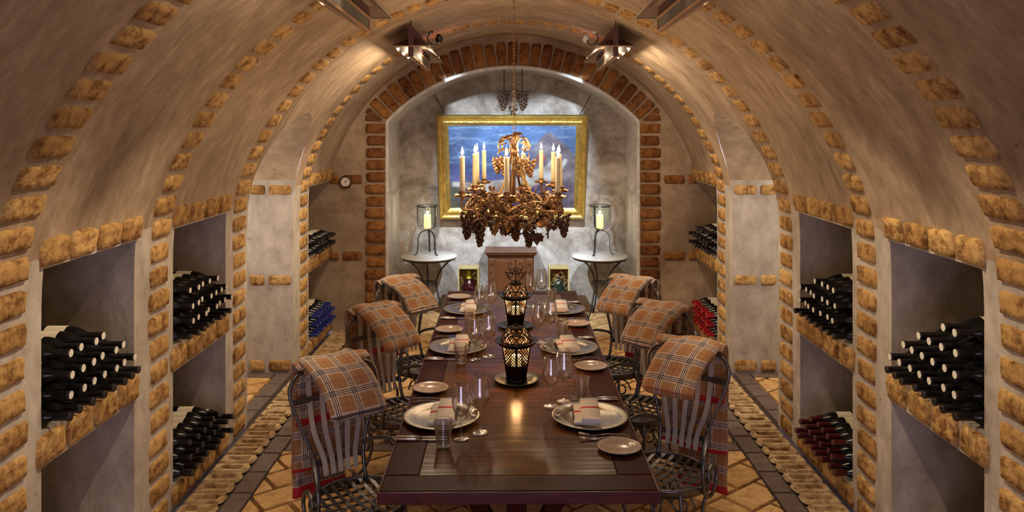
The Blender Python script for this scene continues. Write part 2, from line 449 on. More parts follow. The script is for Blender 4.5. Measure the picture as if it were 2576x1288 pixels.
# ------------------------------------------------------------------ vault profile
CZ, R = .52*H, .915*H
def prof_x(z):
    if z <= 1.3: return 1.856
    if z < 1.8:
        t = (z-1.3)/.5; x1 = math.sqrt(R*R-(1.8-CZ)**2); s1 = -(1.8-CZ)/x1*.5
        h00 = 2*t**3-3*t*t+1; h01 = -2*t**3+3*t*t; h11 = t**3-t*t
        return h00*1.856+h01*x1+h11*s1
    return math.sqrt(max(0, R*R-(z-CZ)**2))
PR = [(1.856, 1.3*i/26) for i in range(26)]
PR += [(prof_x(1.3+.5*i/20), 1.3+.5*i/20) for i in range(20)]
a0 = math.acos(min(1, prof_x(1.8)/R))
PR += [(R*math.cos(a0+(pi/2-a0)*i/60), CZ+R*math.sin(a0+(pi/2-a0)*i/60)) for i in range(61)]
TL = [0]
for a, b in zip(PR, PR[1:]): TL.append(TL[-1]+math.hypot(b[0]-a[0], b[1]-a[1]))
LT = TL[-1]
def prof(t):
    """t arc length from floor of right side; past the crown mirrors to the left side. -> (x,z), normal into the room"""
    sgn = 1
    if t > LT: t = 2*LT-t; sgn = -1
    t = max(0, t)
    lo = 0
    import bisect
    i = min(max(bisect.bisect_right(TL, t)-1, 0), len(TL)-2)
    u = (t-TL[i])/(TL[i+1]-TL[i]); a, b = PR[i], PR[i+1]
    x, z = a[0]+(b[0]-a[0])*u, a[1]+(b[1]-a[1])*u
    dx, dz = b[0]-a[0], b[1]-a[1]; l = math.hypot(dx, dz)
    return sgn*x, z, Vector((-dz/l*sgn, 0, dx/l))
def t_of_z(z):
    for i in range(len(PR)-1):
        if PR[i][1] <= z <= PR[i+1][1]:
            return TL[i]+(z-PR[i][1])/(PR[i+1][1]-PR[i][1]+1e-12)*(TL[i+1]-TL[i])
    return LT
ZS = 1.575; TS = t_of_z(ZS)
Y0, YB, YA = -2.4, 7.81, 8.73
NICHES = [(3.02, 3.76), (4.19, 4.955), (6.97, YB)]
PA0, PA1 = 5.36, 6.48; PYC = (PA0+PA1)/2; PRr = (PA1-PA0)/2; PSP = 1.63
SILL, SH0, SH1, LIN = .13, .745, .885, 1.53
DEP = .56
def wob(p, a=.005): return a*noise.noise(Vector((p[0]*2.3, p[1]*2.3, p[2]*2.3)))*2
def frange(a, b, st):
    n = max(1, int(round((b-a)/st))); return [a+(b-a)*i/n for i in range(n+1)]
def merged(vals):
    out = []
    for v in sorted(vals):
        if not out or v-out[-1] > 1e-4: out.append(v)
    return out

def plane_grid(mb, o, u, v, nu, nv, amp=.004, N=None, mi=0, flip=False):
    o, u, v = Vector(o), Vector(u), Vector(v); N = N or u.cross(v).normalized()
    rows = []
    for j in range(nv+1):
        row = []
        for i in range(nu+1):
            p = o+u*i/nu+v*j/nv
            e = 0 if (i in (0, nu) or j in (0, nv)) else wob(p, amp)
            row.append(p+N*e)
        rows.append(row)
    mb.grid(rows, mi, flip=flip)

def side_wall(sg, name):
    mb = MB()
    ys = []
    bps = merged([Y0]+[v for n in NICHES for v in n]+[PA0, PA1, YB])
    for a, b in zip(bps, bps[1:]): ys += frange(a, b, .07)
    ys = merged(ys)
    zb = merged([0, SILL, SH0, SH1, LIN, ZS]); zs = []
    for a, b in zip(zb, zb[1:]): zs += frange(a, b, .07)
    zs = merged(zs)
    def hole(y, z):
        if PA0 < y < PA1: return True
        for a, b in NICHES:
            if a < y < b and (SILL < z < SH0 or SH1 < z < LIN): return True
        return False
    vid = {}; V = []; Fc = []
    def vert(i, j):
        if (i, j) not in vid:
            y, z = ys[i], zs[j]
            eb = any(abs(y-v) < 1e-4 for v in bps) or any(abs(z-v) < 1e-4 for v in zb)
            x = prof_x(z)+(0 if eb else wob((sg*1.8, y, z), .003))
            vid[(i, j)] = len(V); V.append((sg*x, y, z))
        return vid[(i, j)]
    for i in range(len(ys)-1):
        for j in range(len(zs)-1):
            if hole((ys[i]+ys[i+1])/2, (zs[j]+zs[j+1])/2): continue
            q = [vert(i, j), vert(i+1, j), vert(i+1, j+1), vert(i, j+1)]
            Fc.append(q if sg < 0 else q[::-1])
    mb.add(V, Fc)
    x1 = sg*(1.856+DEP)
    def jamb(y, lo, hi, n, xend, nx, amp=.004):
        mb.grid([[Vector((sg*prof_x(lo+(hi-lo)*j/n)*(1-i/nx)+xend*i/nx, y+(0 if i in (0, nx) or j in (0, n) else wob((i*.2, y, j*.2), amp)), lo+(hi-lo)*j/n)) for i in range(nx+1)] for j in range(n+1)])
    for a, b in NICHES:
        for lo, hi in ((SILL, SH0), (SH1, LIN)):
            x0 = sg*prof_x(lo); xo = sg*prof_x(hi)
            # near jamb, far jamb, floor, top, back
            jamb(a, lo, hi, 8, x1, 6)
            if b < YB: jamb(b, lo, hi, 8, x1, 6)
            plane_grid(mb, (x0, a, lo), (x1-x0, 0, 0), (0, b-a, 0), 6, 6, .002)
            plane_grid(mb, (xo, a, hi), (x1-xo, 0, 0), (0, b-a, 0), 6, 6)
            plane_grid(mb, (x1, a, lo), (0, b-a, 0), (0, 0, hi-lo), 6, 6)
    # passage walls
    xe = sg*4.2; xs = sg*1.85
    jamb(PA1, 0, PSP, 20, xe, 26, .006); jamb(PA0, 0, PSP, 20, xe, 26, .006)
    plane_grid(mb, (sg*4.19, PA0-.05, 0), (0, PA1-PA0+.1, 0), (0, 0, 2.3), 10, 12, .004)
    # jamb edge above the wall object up to the springing
    return struct(mb.build(name, M_WALL))
side_wall(-1, 'wall_left'); side_wall(1, 'wall_right')

def ceiling():
    mb = MB()
    bps = merged([Y0, PA0-.001, PA0, PA1, PA1+.001, YB+.02]); ys = []
    for a, b in zip(bps, bps[1:]): ys += frange(a, b, .07) if a != PA0 else [PYC-PRr*math.cos(pi*i/32) for i in range(33)]
    ys = merged(ys)
    NC = 64; cols = []
    for y in ys:
        tb = TS-.004
        if PA0-1e-5 <= y <= PA1+1e-5:
            tb = max(tb, t_of_z(PSP+math.sqrt(max(0, PRr**2-(y-PYC)**2))))
        row = []
        for k in range(NC+1):
            # ease sampling
            t = tb+(2*LT-2*tb)*k/NC
            x, z, n = prof(t)
            p = Vector((x, y, z)); row.append(p-n*wob((x, y, z), .003))
        cols.append(row)
    mb.grid(cols)
    # cross vaults over the passages
    for sg in (-1, 1):
        rows = []
        for i in range(33):
            a = pi*i/32; y = PYC-PRr*math.cos(a); z = PSP+PRr*math.sin(a); row = []
            xs = prof_x(z)
            for k in range(14):
                x = xs+(4.2-xs)*k/13
                row.append(Vector((sg*x, y, z+(wob((x, y, z), .006) if k and 0 < i < 32 else 0))))
            rows.append(row)
        mb.grid(rows, flip=(sg > 0))
    return struct(mb.build('ceiling', M_VAULT))
ceiling()

AX, AZ, AR, AZC = 1.285, 2.129, 1.752, .938
def arch_z(x): return AZC+math.sqrt(AR*AR-x*x)
def back_wall():
    mb = MB()
    def vz(x):
        x = abs(x)
        if x >= 1.85: return LIN+.03
        if x > prof_x(1.8):
            lo, hi = 1.3, 1.8
            for _ in range(20):
                m = (lo+hi)/2
                if prof_x(m) > x: lo = m
                else: hi = m
            return lo+.06
        return CZ+math.sqrt(R*R-x*x)+.04
    for sg in (-1, 1):
        xs = frange(AX, 1.856, .07)+frange(1.856, 1.856+DEP, .08)[1:]
        rows = []
        for x in xs:
            zt = vz(x); rows.append([Vector((sg*x, YB-(0 if x == xs[0] else wob((x*sg, 5, zt*k/24), .006)), zt*k/24)) for k in range(25)])
        mb.grid(rows, flip=(sg < 0))
    xs = frange(-AX, AX, .07); rows = []
    for x in xs: rows.append([Vector((x, YB, arch_z(x)+(vz(x)-arch_z(x))*k/6)) for k in range(7)])
    mb.grid(rows)
    # soft rounded reveal edge, soffit, jambs
    path = [(-AX, z) for z in frange(0, AZ, .1)]+[(x, arch_z(x)) for x in frange(-AX, AX, .08)[1:]]+[(AX, z) for z in reversed(frange(0, AZ, .1)[:-1])]
    rows = []
    for (x, z) in path:
        rows.append([Vector((x, YB+(YA-YB)*k/8, z)) for k in range(9)])
    mb.grid(rows, mi=2, flip=True)
    rows = []
    for x in frange(-AX, AX, .08):
        zt = arch_z(x); rows.append([Vector((x, YA-(.02*noise.noise(Vector((x*1.7, 3, zt*k/30*1.7))) if 0 < k < 30 and abs(x) < AX-.01 else 0), zt*k/30)) for k in range(31)])
    mb.grid(rows, mi=1)
    # rounded bead on the reveal edge
    return struct(mb.build('wall_back', [M_VAULT, M_BACK, M_REVEAL]))
back_wall()

def front_wall():
    # end wall behind the camera; open doorway added to let world light in as fill
    mb = MB(); xs = frange(-1.86, 1.86, .12); rows = []
    def vz(x):
        x = abs(x); lo = 0.
        if x > R*.999: return 1.3
        return CZ+math.sqrt(max(0, R*R-x*x))+.02
    for a, b, z0 in ((-1.86, -1.2, 0), (-1.2, 1.2, 2.15), (1.2, 1.86, 0)):
        mb.grid([[Vector((x, Y0, z0+(vz(x)-z0)*k/6)) for k in range(7)] for x in frange(a, b, .1)], flip=True)
    return struct(mb.build('wall_front', M_WALL))
front_wall()

# ------------------------------------------------------------------ floor
def clip(poly, rect):
    x0, x1, y0, y1 = rect
    for ax, val, keep in ((0, x0, 1), (0, x1, -1), (1, y0, 1), (1, y1, -1)):
        out = []
        for i, p in enumerate(poly):
            q = poly[(i+1) % len(poly)]
            a, b = (p[ax]-val)*keep >= 0, (q[ax]-val)*keep >= 0
            if a: out.append(p)
            if a != b:
                t = (val-p[ax])/(q[ax]-p[ax]); out.append((p[0]+(q[0]-p[0])*t, p[1]+(q[1]-p[1])*t))
        poly = out
        if len(poly) < 3: return None
    return poly
def floor():
    mb = MB()
    mb.add([(-4.3, Y0, -.024), (4.3, Y0, -.024), (4.3, YA+.1, -.024), (-4.3, YA+.1, -.024)], [[0, 1, 2, 3]], 0, smooth=False)
    def tilepoly(poly, mi, h=.004):
        if not poly: return
        rd = random.random(); n = len(poly); hh = h+random.uniform(-.0015, .0015)
        cx = sum(p[0] for p in poly)/n; cy = sum(p[1] for p in poly)/n
        A = abs(sum(poly[i][0]*poly[(i+1) % n][1]-poly[(i+1) % n][0]*poly[i][1] for i in range(n)))/2
        if A < .0006: return
        ins = [(p[0]+(cx-p[0])*.05, p[1]+(cy-p[1])*.05, hh) for p in poly]
        out = [(p[0], p[1], -.024) for p in poly]
        mb.add(ins+out, [list(range(n))]+[[n+i, n+(i+1) % n, (i+1) % n, i] for i in range(n)], mi, rd+.01, False)
    def diag(rect, L=.30, W=.205, ang=38):
        ca, sa = math.cos(math.radians(ang)), math.sin(math.radians(ang)); g = .009
        cx, cy = 0.1, 4.0
        for j in range(-30, 31):
            for i in range(-24, 25):
                u0 = i*L+(j % 2)*L*.5; v0 = j*W
                q = [(u0+g, v0+g), (u0+L-g, v0+g), (u0+L-g, v0+W-g), (u0+g, v0+W-g)]
                q = [(cx+a*ca-b*sa, cy+a*sa+b*ca) for a, b in q]
                if max(p[0] for p in q) < rect[0] or min(p[0] for p in q) > rect[1] or max(p[1] for p in q) < rect[2] or min(p[1] for p in q) > rect[3]: continue
                tilepoly(clip(q, rect), 1)
    def strip_y(x0, x1, y0, y1, L=.26):
        for a in frange(y0, y1, L)[:-1]:
            b = a+(y1-y0)/max(1, round((y1-y0)/L)); tilepoly([(x0+.003, a+.003), (x1-.003, a+.003), (x1-.003, b-.003), (x0+.003, b-.003)], 2, .002)
    def strip_x(x0, x1, y0, y1, L=.26):
        for a in frange(x0, x1, L)[:-1]:
            b = a+(x1-x0)/max(1, round((x1-x0)/L)); tilepoly([(a+.003, y0+.003), (b-.003, y0+.003), (b-.003, y1-.003), (a+.003, y1-.003)], 2, .002)
    def bricks_y(x0, x1, y0, y1, L=.128):
        for a in frange(y0, y1, L)[:-1]:
            b = a+(y1-y0)/max(1, round((y1-y0)/L)); g = .005
            mb.brick((x0+g, a+g, 0), (x1-g, a+g, 0), (x1-g, b-g, 0), (x0+g, b-g, 0), (0, 0, 1), .004, .003, .020, 3)
    def bricks_x(x0, x1, y0, y1, L=.128):
        for a in frange(x0, x1, L)[:-1]:
            b = a+(x1-x0)/max(1, round((x1-x0)/L)); g = .005
            mb.brick((a+g, y0+g, 0), (a+g, y1-g, 0), (b-g, y1-g, 0), (b-g, y0+g, 0), (0, 0, 1), .004, .003, .020, 3)
    for sg in (-1, 1):
        a, b = sorted((sg*1.84, sg*1.61)); bricks_y(a, b, 1.2, YB)
        a, b = sorted((sg*1.60, sg*1.48)); strip_y(a, b, 1.2, YB)
        a, b = sorted((sg*1.86, sg*1.99)); strip_y(a, b, PA0, PA1)
        a, b = sorted((sg*2.0, sg*4.2)); diag((a, b, PA0, PA1-.13)); strip_x(a, b, PA1-.12, PA1)
    strip_x(-1.47, 1.47, 4.93, 5.05); bricks_x(-1.47, 1.47, 5.06, 5.28); strip_x(-1.47, 1.47, 5.29, 5.41)
    strip_x(-1.47, 1.47, 6.46, 6.58); bricks_x(-1.47, 1.47, 6.59, 6.81); strip_x(-1.47, 1.47, 6.82, 6.94)
    diag((-1.47, 1.47, 1.2, 4.92)); diag((-1.47, 1.47, 5.42, 6.45)); diag((-1.47, 1.47, 6.95, YB)); diag((-AX, AX, YB, YA))
    diag((-1.85, 1.85, Y0, 1.19))
    return struct(mb.build('floor', [M_GROUT, M_FTILE, M_FSLATE, M_FBRICK]))
floor()

def arch_bead():
    pts = [(-AX+.004, YB-.004, z) for z in frange(0, AZ, .15)]+[(x, YB-.004, arch_z(x)-.004) for x in frange(-AX+.004, AX-.004, .05)[1:-1]]+[(AX-.004, YB-.004, z) for z in reversed(frange(0, AZ, .15))]
    m = MB(); m.tube(pts, .020, 10); return struct(m.build('trim_0', M_REVEAL))
arch_bead()

# ------------------------------------------------------------------ brick courses
NTRIM = [0]
def trim(mb, mats):
    NTRIM[0] += 1
    return struct(mb.build('trim_%d' % NTRIM[0], mats))
def rib(y0, y1, skip_z=None):
    mb = MB(); n = int(round(2*LT/.1235)); st = 2*LT/n
    for k in range(n):
        ta, tb = k*st+.012, (k+1)*st-.012
        xa, za, na = prof(ta); xb, zb, nb = prof(tb); N = (na+nb).normalized()
        if random.random() < .0: continue
        j = random.uniform(-.012, .012); j2 = random.uniform(-.012, .012); g = random.uniform(0, .006)
        mb.brick((xa, y0+j, za), (xa, y1+j2, za), (xb, y1+j2+g, zb), (xb, y0+j+g, zb), N, .012, .006, random.choice((0, .002, .003)))
    return trim(mb, M_BRICK)
for a, b in ((2.68, 2.92), (3.91, 4.12), (5.08, 5.31), (6.69, 6.90)): rib(a, b)
def course_row(mb, sg, ya, yb, n, za, zb, gap=.022, frog=0.006):
    L = (yb-ya)/n
    for k in range(n):
        a, b = ya+k*L+gap/2, ya+(k+1)*L-gap/2
        xa, xb = prof_x(za), prof_x(zb); N = Vector((-sg*(zb-za), 0, -(xa-xb))).normalized()
        mb.brick((sg*xa, a, za), (sg*xa, b, za), (sg*xb, b, zb), (sg*xb, a, zb), N, .017, .008, frog*.5)
for sg in (-1, 1):
    for (a, b) in NICHES:
        mb = MB(); e = .0 if b == YB else .04
        course_row(mb, sg, a-.05, b+e, 4, LIN+.004, LIN+.125)
        trim(mb, M_BRICK)
        mb = MB(); course_row(mb, sg, a-.05, b+e, 4, SH0+.004, SH1-.008)
        trim(mb, M_BRICK)
        mb = MB(); course_row(mb, sg, a-.04, b+e, 4, .01, SILL-.008)
        trim(mb, M_BRICK)
def flat_bricks(y, spans, z0, z1, mats=None, h=.012):
    mb = MB()
    for x0, x1 in spans:
        mb.brick((x0, y, z0), (x1, y, z0), (x1, y, z1), (x0, y, z1), (0, -1, 0), h, .006, .005 if x1-x0 > .12 else 0)
    return trim(mb, mats or M_BRICK)
# passage far walls
for sg in (-1, 1):
    xs = []
    x = 1.87
    for wd in (.195, .13, .21, .21, .21, .21): xs.append((x, x+wd)); x += wd+.03
    if sg < 0: xs = [(-1.857-.0, -1.857-.0)] and [(-b, -a) for a, b in xs]
    else:
        xs = [(a-.0, b) for a, b in xs]
    for z0, z1 in ((1.505, 1.59), (.742, .83), (.01, .115)): flat_bricks(PA1-.002, xs, z0, z1)
# back wall bands
for z0, z1 in ((1.49, 1.59), (.715, .81)):
    flat_bricks(YB-.002, [(-1.855, -1.765), (-1.735, -1.53)], z0, z1, M_BRICKR)
    flat_bricks(YB-.002, [(1.53, 1.755), (1.785, 1.86)], z0, z1, M_BRICKR)
# brick columns and arch ring around the alcove
for sg in (-1, 1):
    mb = MB(); n = int(2.12/.1235)
    for k in range(n):
        z0 = 2.12-(k+1)*.1235+.009; z1 = 2.12-k*.1235-.009
        a, b = sorted((sg*(AX+.004+random.uniform(0, .01)), sg*(AX+.215+random.uniform(-.012, .012))))
        mb.brick((a, YB-.004, z0), (b, YB-.004, z0), (b, YB-.004, z1), (a, YB-.004, z1), (0, -1, 0), .018, .006, 0)
    trim(mb, M_BRICKR)
mb = MB(); A1 = math.asin(AX/AR); n = 27
for k in range(n):
    a, b = -A1+2*A1*k/n, -A1+2*A1*(k+1)/n; g = .0035
    def q(an, r): return (r*math.sin(an), YB-.004, AZC+r*math.cos(an))
    r0, r1 = AR+.01, AR+.25+random.uniform(-.012, .012)
    mb.brick(q(a+g, r0), q(b-g, r0), q(b-g*1.1, r1), q(a+g*1.1, r1), (0, -1, 0), .02, .006, 0)
for sg in (-1, 1):
    c = Vector((sg*(AX+.01), YB-.004, AZ))
    def q2(an, r): return (c.x+sg*r*math.cos(an), c.y, c.z+r*math.sin(an))
    for a, b, r in ((.03, .36, .215), (.40, .72, .235)):
        mb.brick(q2(a, .03), q2(a, r), q2(b, r), q2(b, .03), (0, -1, 0), .018, .004, 0)
trim(mb, M_BRICKR)

# ------------------------------------------------------------------ hanging lanterns along the vault
def make_lantern():
    r = empty('hanging_lantern', (0, 0, 0)); L = 1.54
    # local: near end y=0, far end y=L ; z relative to eave z=0 ; x centre 0
    m = MB()
    ez, rz_, hw, rw = 0., .053, .136, .050
    ring0 = [(-hw, 0, ez), (hw, 0, ez), (hw, L, ez), (-hw, L, ez)]
    ring1 = [(-rw, .09, rz_), (rw, .09, rz_), (rw, L-.09, rz_), (-rw, L-.09, rz_)]
    V = ring0+ring1; up = [(x, y, z+.004) for x, y, z in V]
    m.add(up, [[0, 1, 5, 4], [1, 2, 6, 5], [2, 3, 7, 6], [3, 0, 4, 7], [4, 5, 6, 7]], 0, smooth=False)
    m.add(V, [[4, 5, 1, 0], [5, 6, 2, 1], [6, 7, 3, 2], [7, 4, 0, 3], [7, 6, 5, 4]], 1, smooth=False)
    for i in range(4):
        a, b = ring0[i], ring0[(i+1) % 4]; m.tube([a, b], .0045, 6, mi=1)
    m.build('canopy', [M_MAROON, M_CREAM], r)
    m = MB(); th = .034
    m.box((0, L/2, .075), (th, L-.04, .13), 0)
    m.build('spine_board', M_MAROON, r)
    m = MB()
    m.box((0, L/2, -.036), (th*.7, L-.08, .075), 0)
    pane = m.build('mica_pane', M_MICA, r)
    m = MB()
    for z in (-.003, -.074): 
        for sx in (-1, 1): m.box((sx*th*.42, L/2, z), (.008, L-.03, .012), 0)
    for y in (L-.022,):
        m.box((0, y, -.038), (th, .014, .078), 0)
    m.build('pane_frame', M_FRAMEC, r)
    m = MB(); m.box((0, .012, .03), (th+.004, .022, .215), 0); m.build('front_post', M_MAROON, r)
    m = MB(); m.tube([(0, .012, .135), (.0, .012, .185)], .004, 6); m.tube(cat_rom([(0, .012, .185), (.012, .012, .20), (0, .012, .215), (-.012, .012, .2), (0, .012, .185)], 4), .004, 6)
    m.build('hook', M_DIRON, r)
    m = MB(); m.tube([(0, L-.05, .135), (0, L-.05, .2)], .004, 6); m.build('hanging_rod', M_DIRON, r)
    return proto(r)
lan = make_lantern()
def place_lantern(first, x, y, rz, label, e=1.0):
    o = lan if first else copytree(lan)
    o.location = (x, y, 2.676); o.rotation_euler = (0, 0, rz); tag(o, label, 'hanging lantern', 'long canopied lanterns under the vault')
    sg = 1 if x > 0 else -1
    Mx = Matrix.Translation(o.location) @ Matrix.Rotation(rz, 4, 'Z')
    for sx in (-1, 1):
        for yy in (.28, .66, 1.05):
            outer = sx == sg
            l = lamp('lantern_bulb', 'SPOT', Mx @ Vector((sx*.11, yy, -.004)), E_LANTERN*e*((.36 if outer else .26) if yy < 1 else .06), LWARM, radius=.007, spot_size=math.radians(165 if outer else 150), spot_blend=.35)
            d = Vector((sx*.85, 0, -.35)) if outer else Vector((sx*.35, 0, -1))
            l.rotation_euler = d.to_track_quat('-Z', 'Y').to_euler()
        if sx == sg:
            for yy in (.3, 1.1):  # extra spots added below the canopy to brighten the aisle floor
                l = lamp('floor_fill_spot', 'SPOT', Mx @ Vector((sx*.11, yy, -.004)), 0 if y < 0 else 58, LWARM, radius=.007, spot_size=math.radians(62), spot_blend=.6)
                l.rotation_euler = Vector((sx*.42, 0, -1)).to_track_quat('-Z', 'Y').to_euler()
        lamp('lantern_glow', 'POINT', Mx @ Vector((sx*.07, .7, -.01)), .9*e, LWARM, radius=.012)
place_lantern(True, -.747, 5.62, .027, 'maroon canopied lantern hanging from left side of vault, nearer the brick arch', 1.25)
place_lantern(False, .755, 5.62, -.027, 'maroon canopied lantern hanging from right side of vault, nearer the brick arch', .95)
place_lantern(False, -.747, 2.62, .027, 'large cream-sided lantern cut off by top edge of photo, left of chain', .22)
place_lantern(False, .755, 2.62, -.027, 'large cream-sided lantern cut off by top edge of photo, right of chain', .06)
for x in (-.75, .75):
    pass
# the next pair of the row hangs above the camera
place_lantern(False, -.747, -.5, .027, 'lantern of the left row hanging behind the camera position', .03)
place_lantern(False, .755, -.5, -.027, 'lantern of the right row hanging behind the camera position', .03)

# unseen sconces added on the near walls to brighten the two side passages
for sg, nm in ((-1, 'left'), (1, 'right')):
    r = tag(empty('added_sconce', (sg*2.75, PA0+.012, 1.62)), 'added unseen sconce brightening the %s side passage' % nm, 'sconce')
    m = MB(); m.box((0, 0, 0), (.09, .02, .16), 0, bev=.004); m.build('backplate', M_DIRON, r)
    m = MB(); m.tube(cat_rom([(0, .01, -.03), (0, .08, -.06), (0, .11, 0)], 5), .007, 8); m.build('arm', M_DIRON, r)
    m = MB(); m.lathe([(0, .0), (.018, .01), (.024, .04), (.014, .075), (0, .085)], 14, c=(0, .11, 0)); m.build('bulb', M_FLAME, r)
    lamp('passage_fill_light', 'POINT', (sg*2.75, PA0+.122, 1.66), 28, (1, .93, .84), radius=.02)

# ------------------------------------------------------------------ spotlights on the vault
def make_spot(sg, label):
    r = empty('ceiling_spotlight', (sg*.70, 6.47, 2.87)); tag(r, label, 'spotlight', 'ceiling spotlights')
    m = MB(); m.lathe([(0, .018), (.028, .018), (.028, 0), (0, 0)], 16); m.build('mounting_plate', M_WHITEM if sg > 0 else M_DIRON, r)
    m = MB(); m.tube(cat_rom([(0, 0, 0), (sg*.02, 0, -.05), (sg*-.01, 0, -.09), (sg*-.05, .01, -.095), (sg*-.075, .02, -.06)], 6), .005, 8); m.build('bracket', M_DIRON, r)
    m = MB()
    Mr = Matrix.Translation((-sg*.075, .03, -.035)) @ Matrix.Rotation(math.radians(-118), 4, 'X')
    m.lathe([(0, -.03), (.018, -.03), (.032, .02), (.034, .03), (.030, .03), (.02, .0), (0, -.005)], 18, M=Mr)
    m.build('lamp_head', M_WHITEM if sg > 0 else M_DIRON, r)
    src = Vector((sg*.62, 6.54, 2.80)); dst = Vector((sg*.50, YA, .98))
    l = lamp('spot_beam', 'SPOT', src, E_SPOT, COOL, radius=.02, spot_size=math.radians(64), spot_blend=.35)
    l.rotation_euler = (dst-src).to_track_quat('-Z', 'Y').to_euler()
make_spot(-1, 'small dark spotlight on a curled bracket, left of chain near brick arch')
make_spot(1, 'small white spotlight on a curled bracket, right of chain near brick arch')

# ------------------------------------------------------------------ dining table
TZ = .76
tb = tag(empty('dining_table', (0.008, 4.4875, 0)), 'long dark reddish-brown wooden trestle table laid for six', 'table')
tb.rotation_euler = (0, 0, .0086)
TL2, TW2 = 3.365/2, .51
m = MB(); fw = .13
for sy in (-1, 1): m.box((0, sy*(TL2-fw/2), TZ-.021), (2*TW2, fw-.003, .042), 0, bev=.004)
for sx in (-1, 1): m.box((sx*(TW2-fw/2), 0, TZ-.021), (fw, 2*TL2-2*fw-.003, .042), 0, bev=.004)
m.build('tabletop_border', M_TFRAME, tb)
m = MB()
npk = 19; pw = (2*TL2-2*fw)/npk
for i in range(npk):
    m.box((0, -TL2+fw+pw*(i+.5), TZ-.022), (2*TW2-2*fw-.003, pw-.0006, .042), 0, bev=.0008)
m.build('tabletop_planks', M_TPLANK, tb)
m = MB()
for sy in (-1, 1): m.box((0, sy*(TL2+.004), TZ-.024), (2*TW2+.012, .008, .046), 0, bev=.003)
for sx in (-1, 1): m.box((sx*(TW2+.004), 0, TZ-.024), (.008, 2*TL2+.012, .046), 0, bev=.003)
m.build('edge_band', M_TEDGE, tb)
for sy in (-1, 1):
    m = MB(); y = sy*1.05
    m.box((0, y, .06), (.80, .09, .10), 0, bev=.01); m.box((0, y, .68), (.86, .09, .07), 0, bev=.01)
    m.box((0, y, .39), (.09, .09, .56), 0, bev=.006)
    for sx in (-1, 1):
        a = math.atan2(.26, .54)
        m.box((sx*.17, y, .40), (.07, .06, .62), 0, rot=Matrix.Rotation(sx*.50, 3, 'Y'), bev=.005)
    m.build('trestle', M_TFRAME, tb)
m = MB(); m.box((0, 0, .3), (.05, 2.05, .10), 0, bev=.006); m.build('stretcher', M_TFRAME, tb)

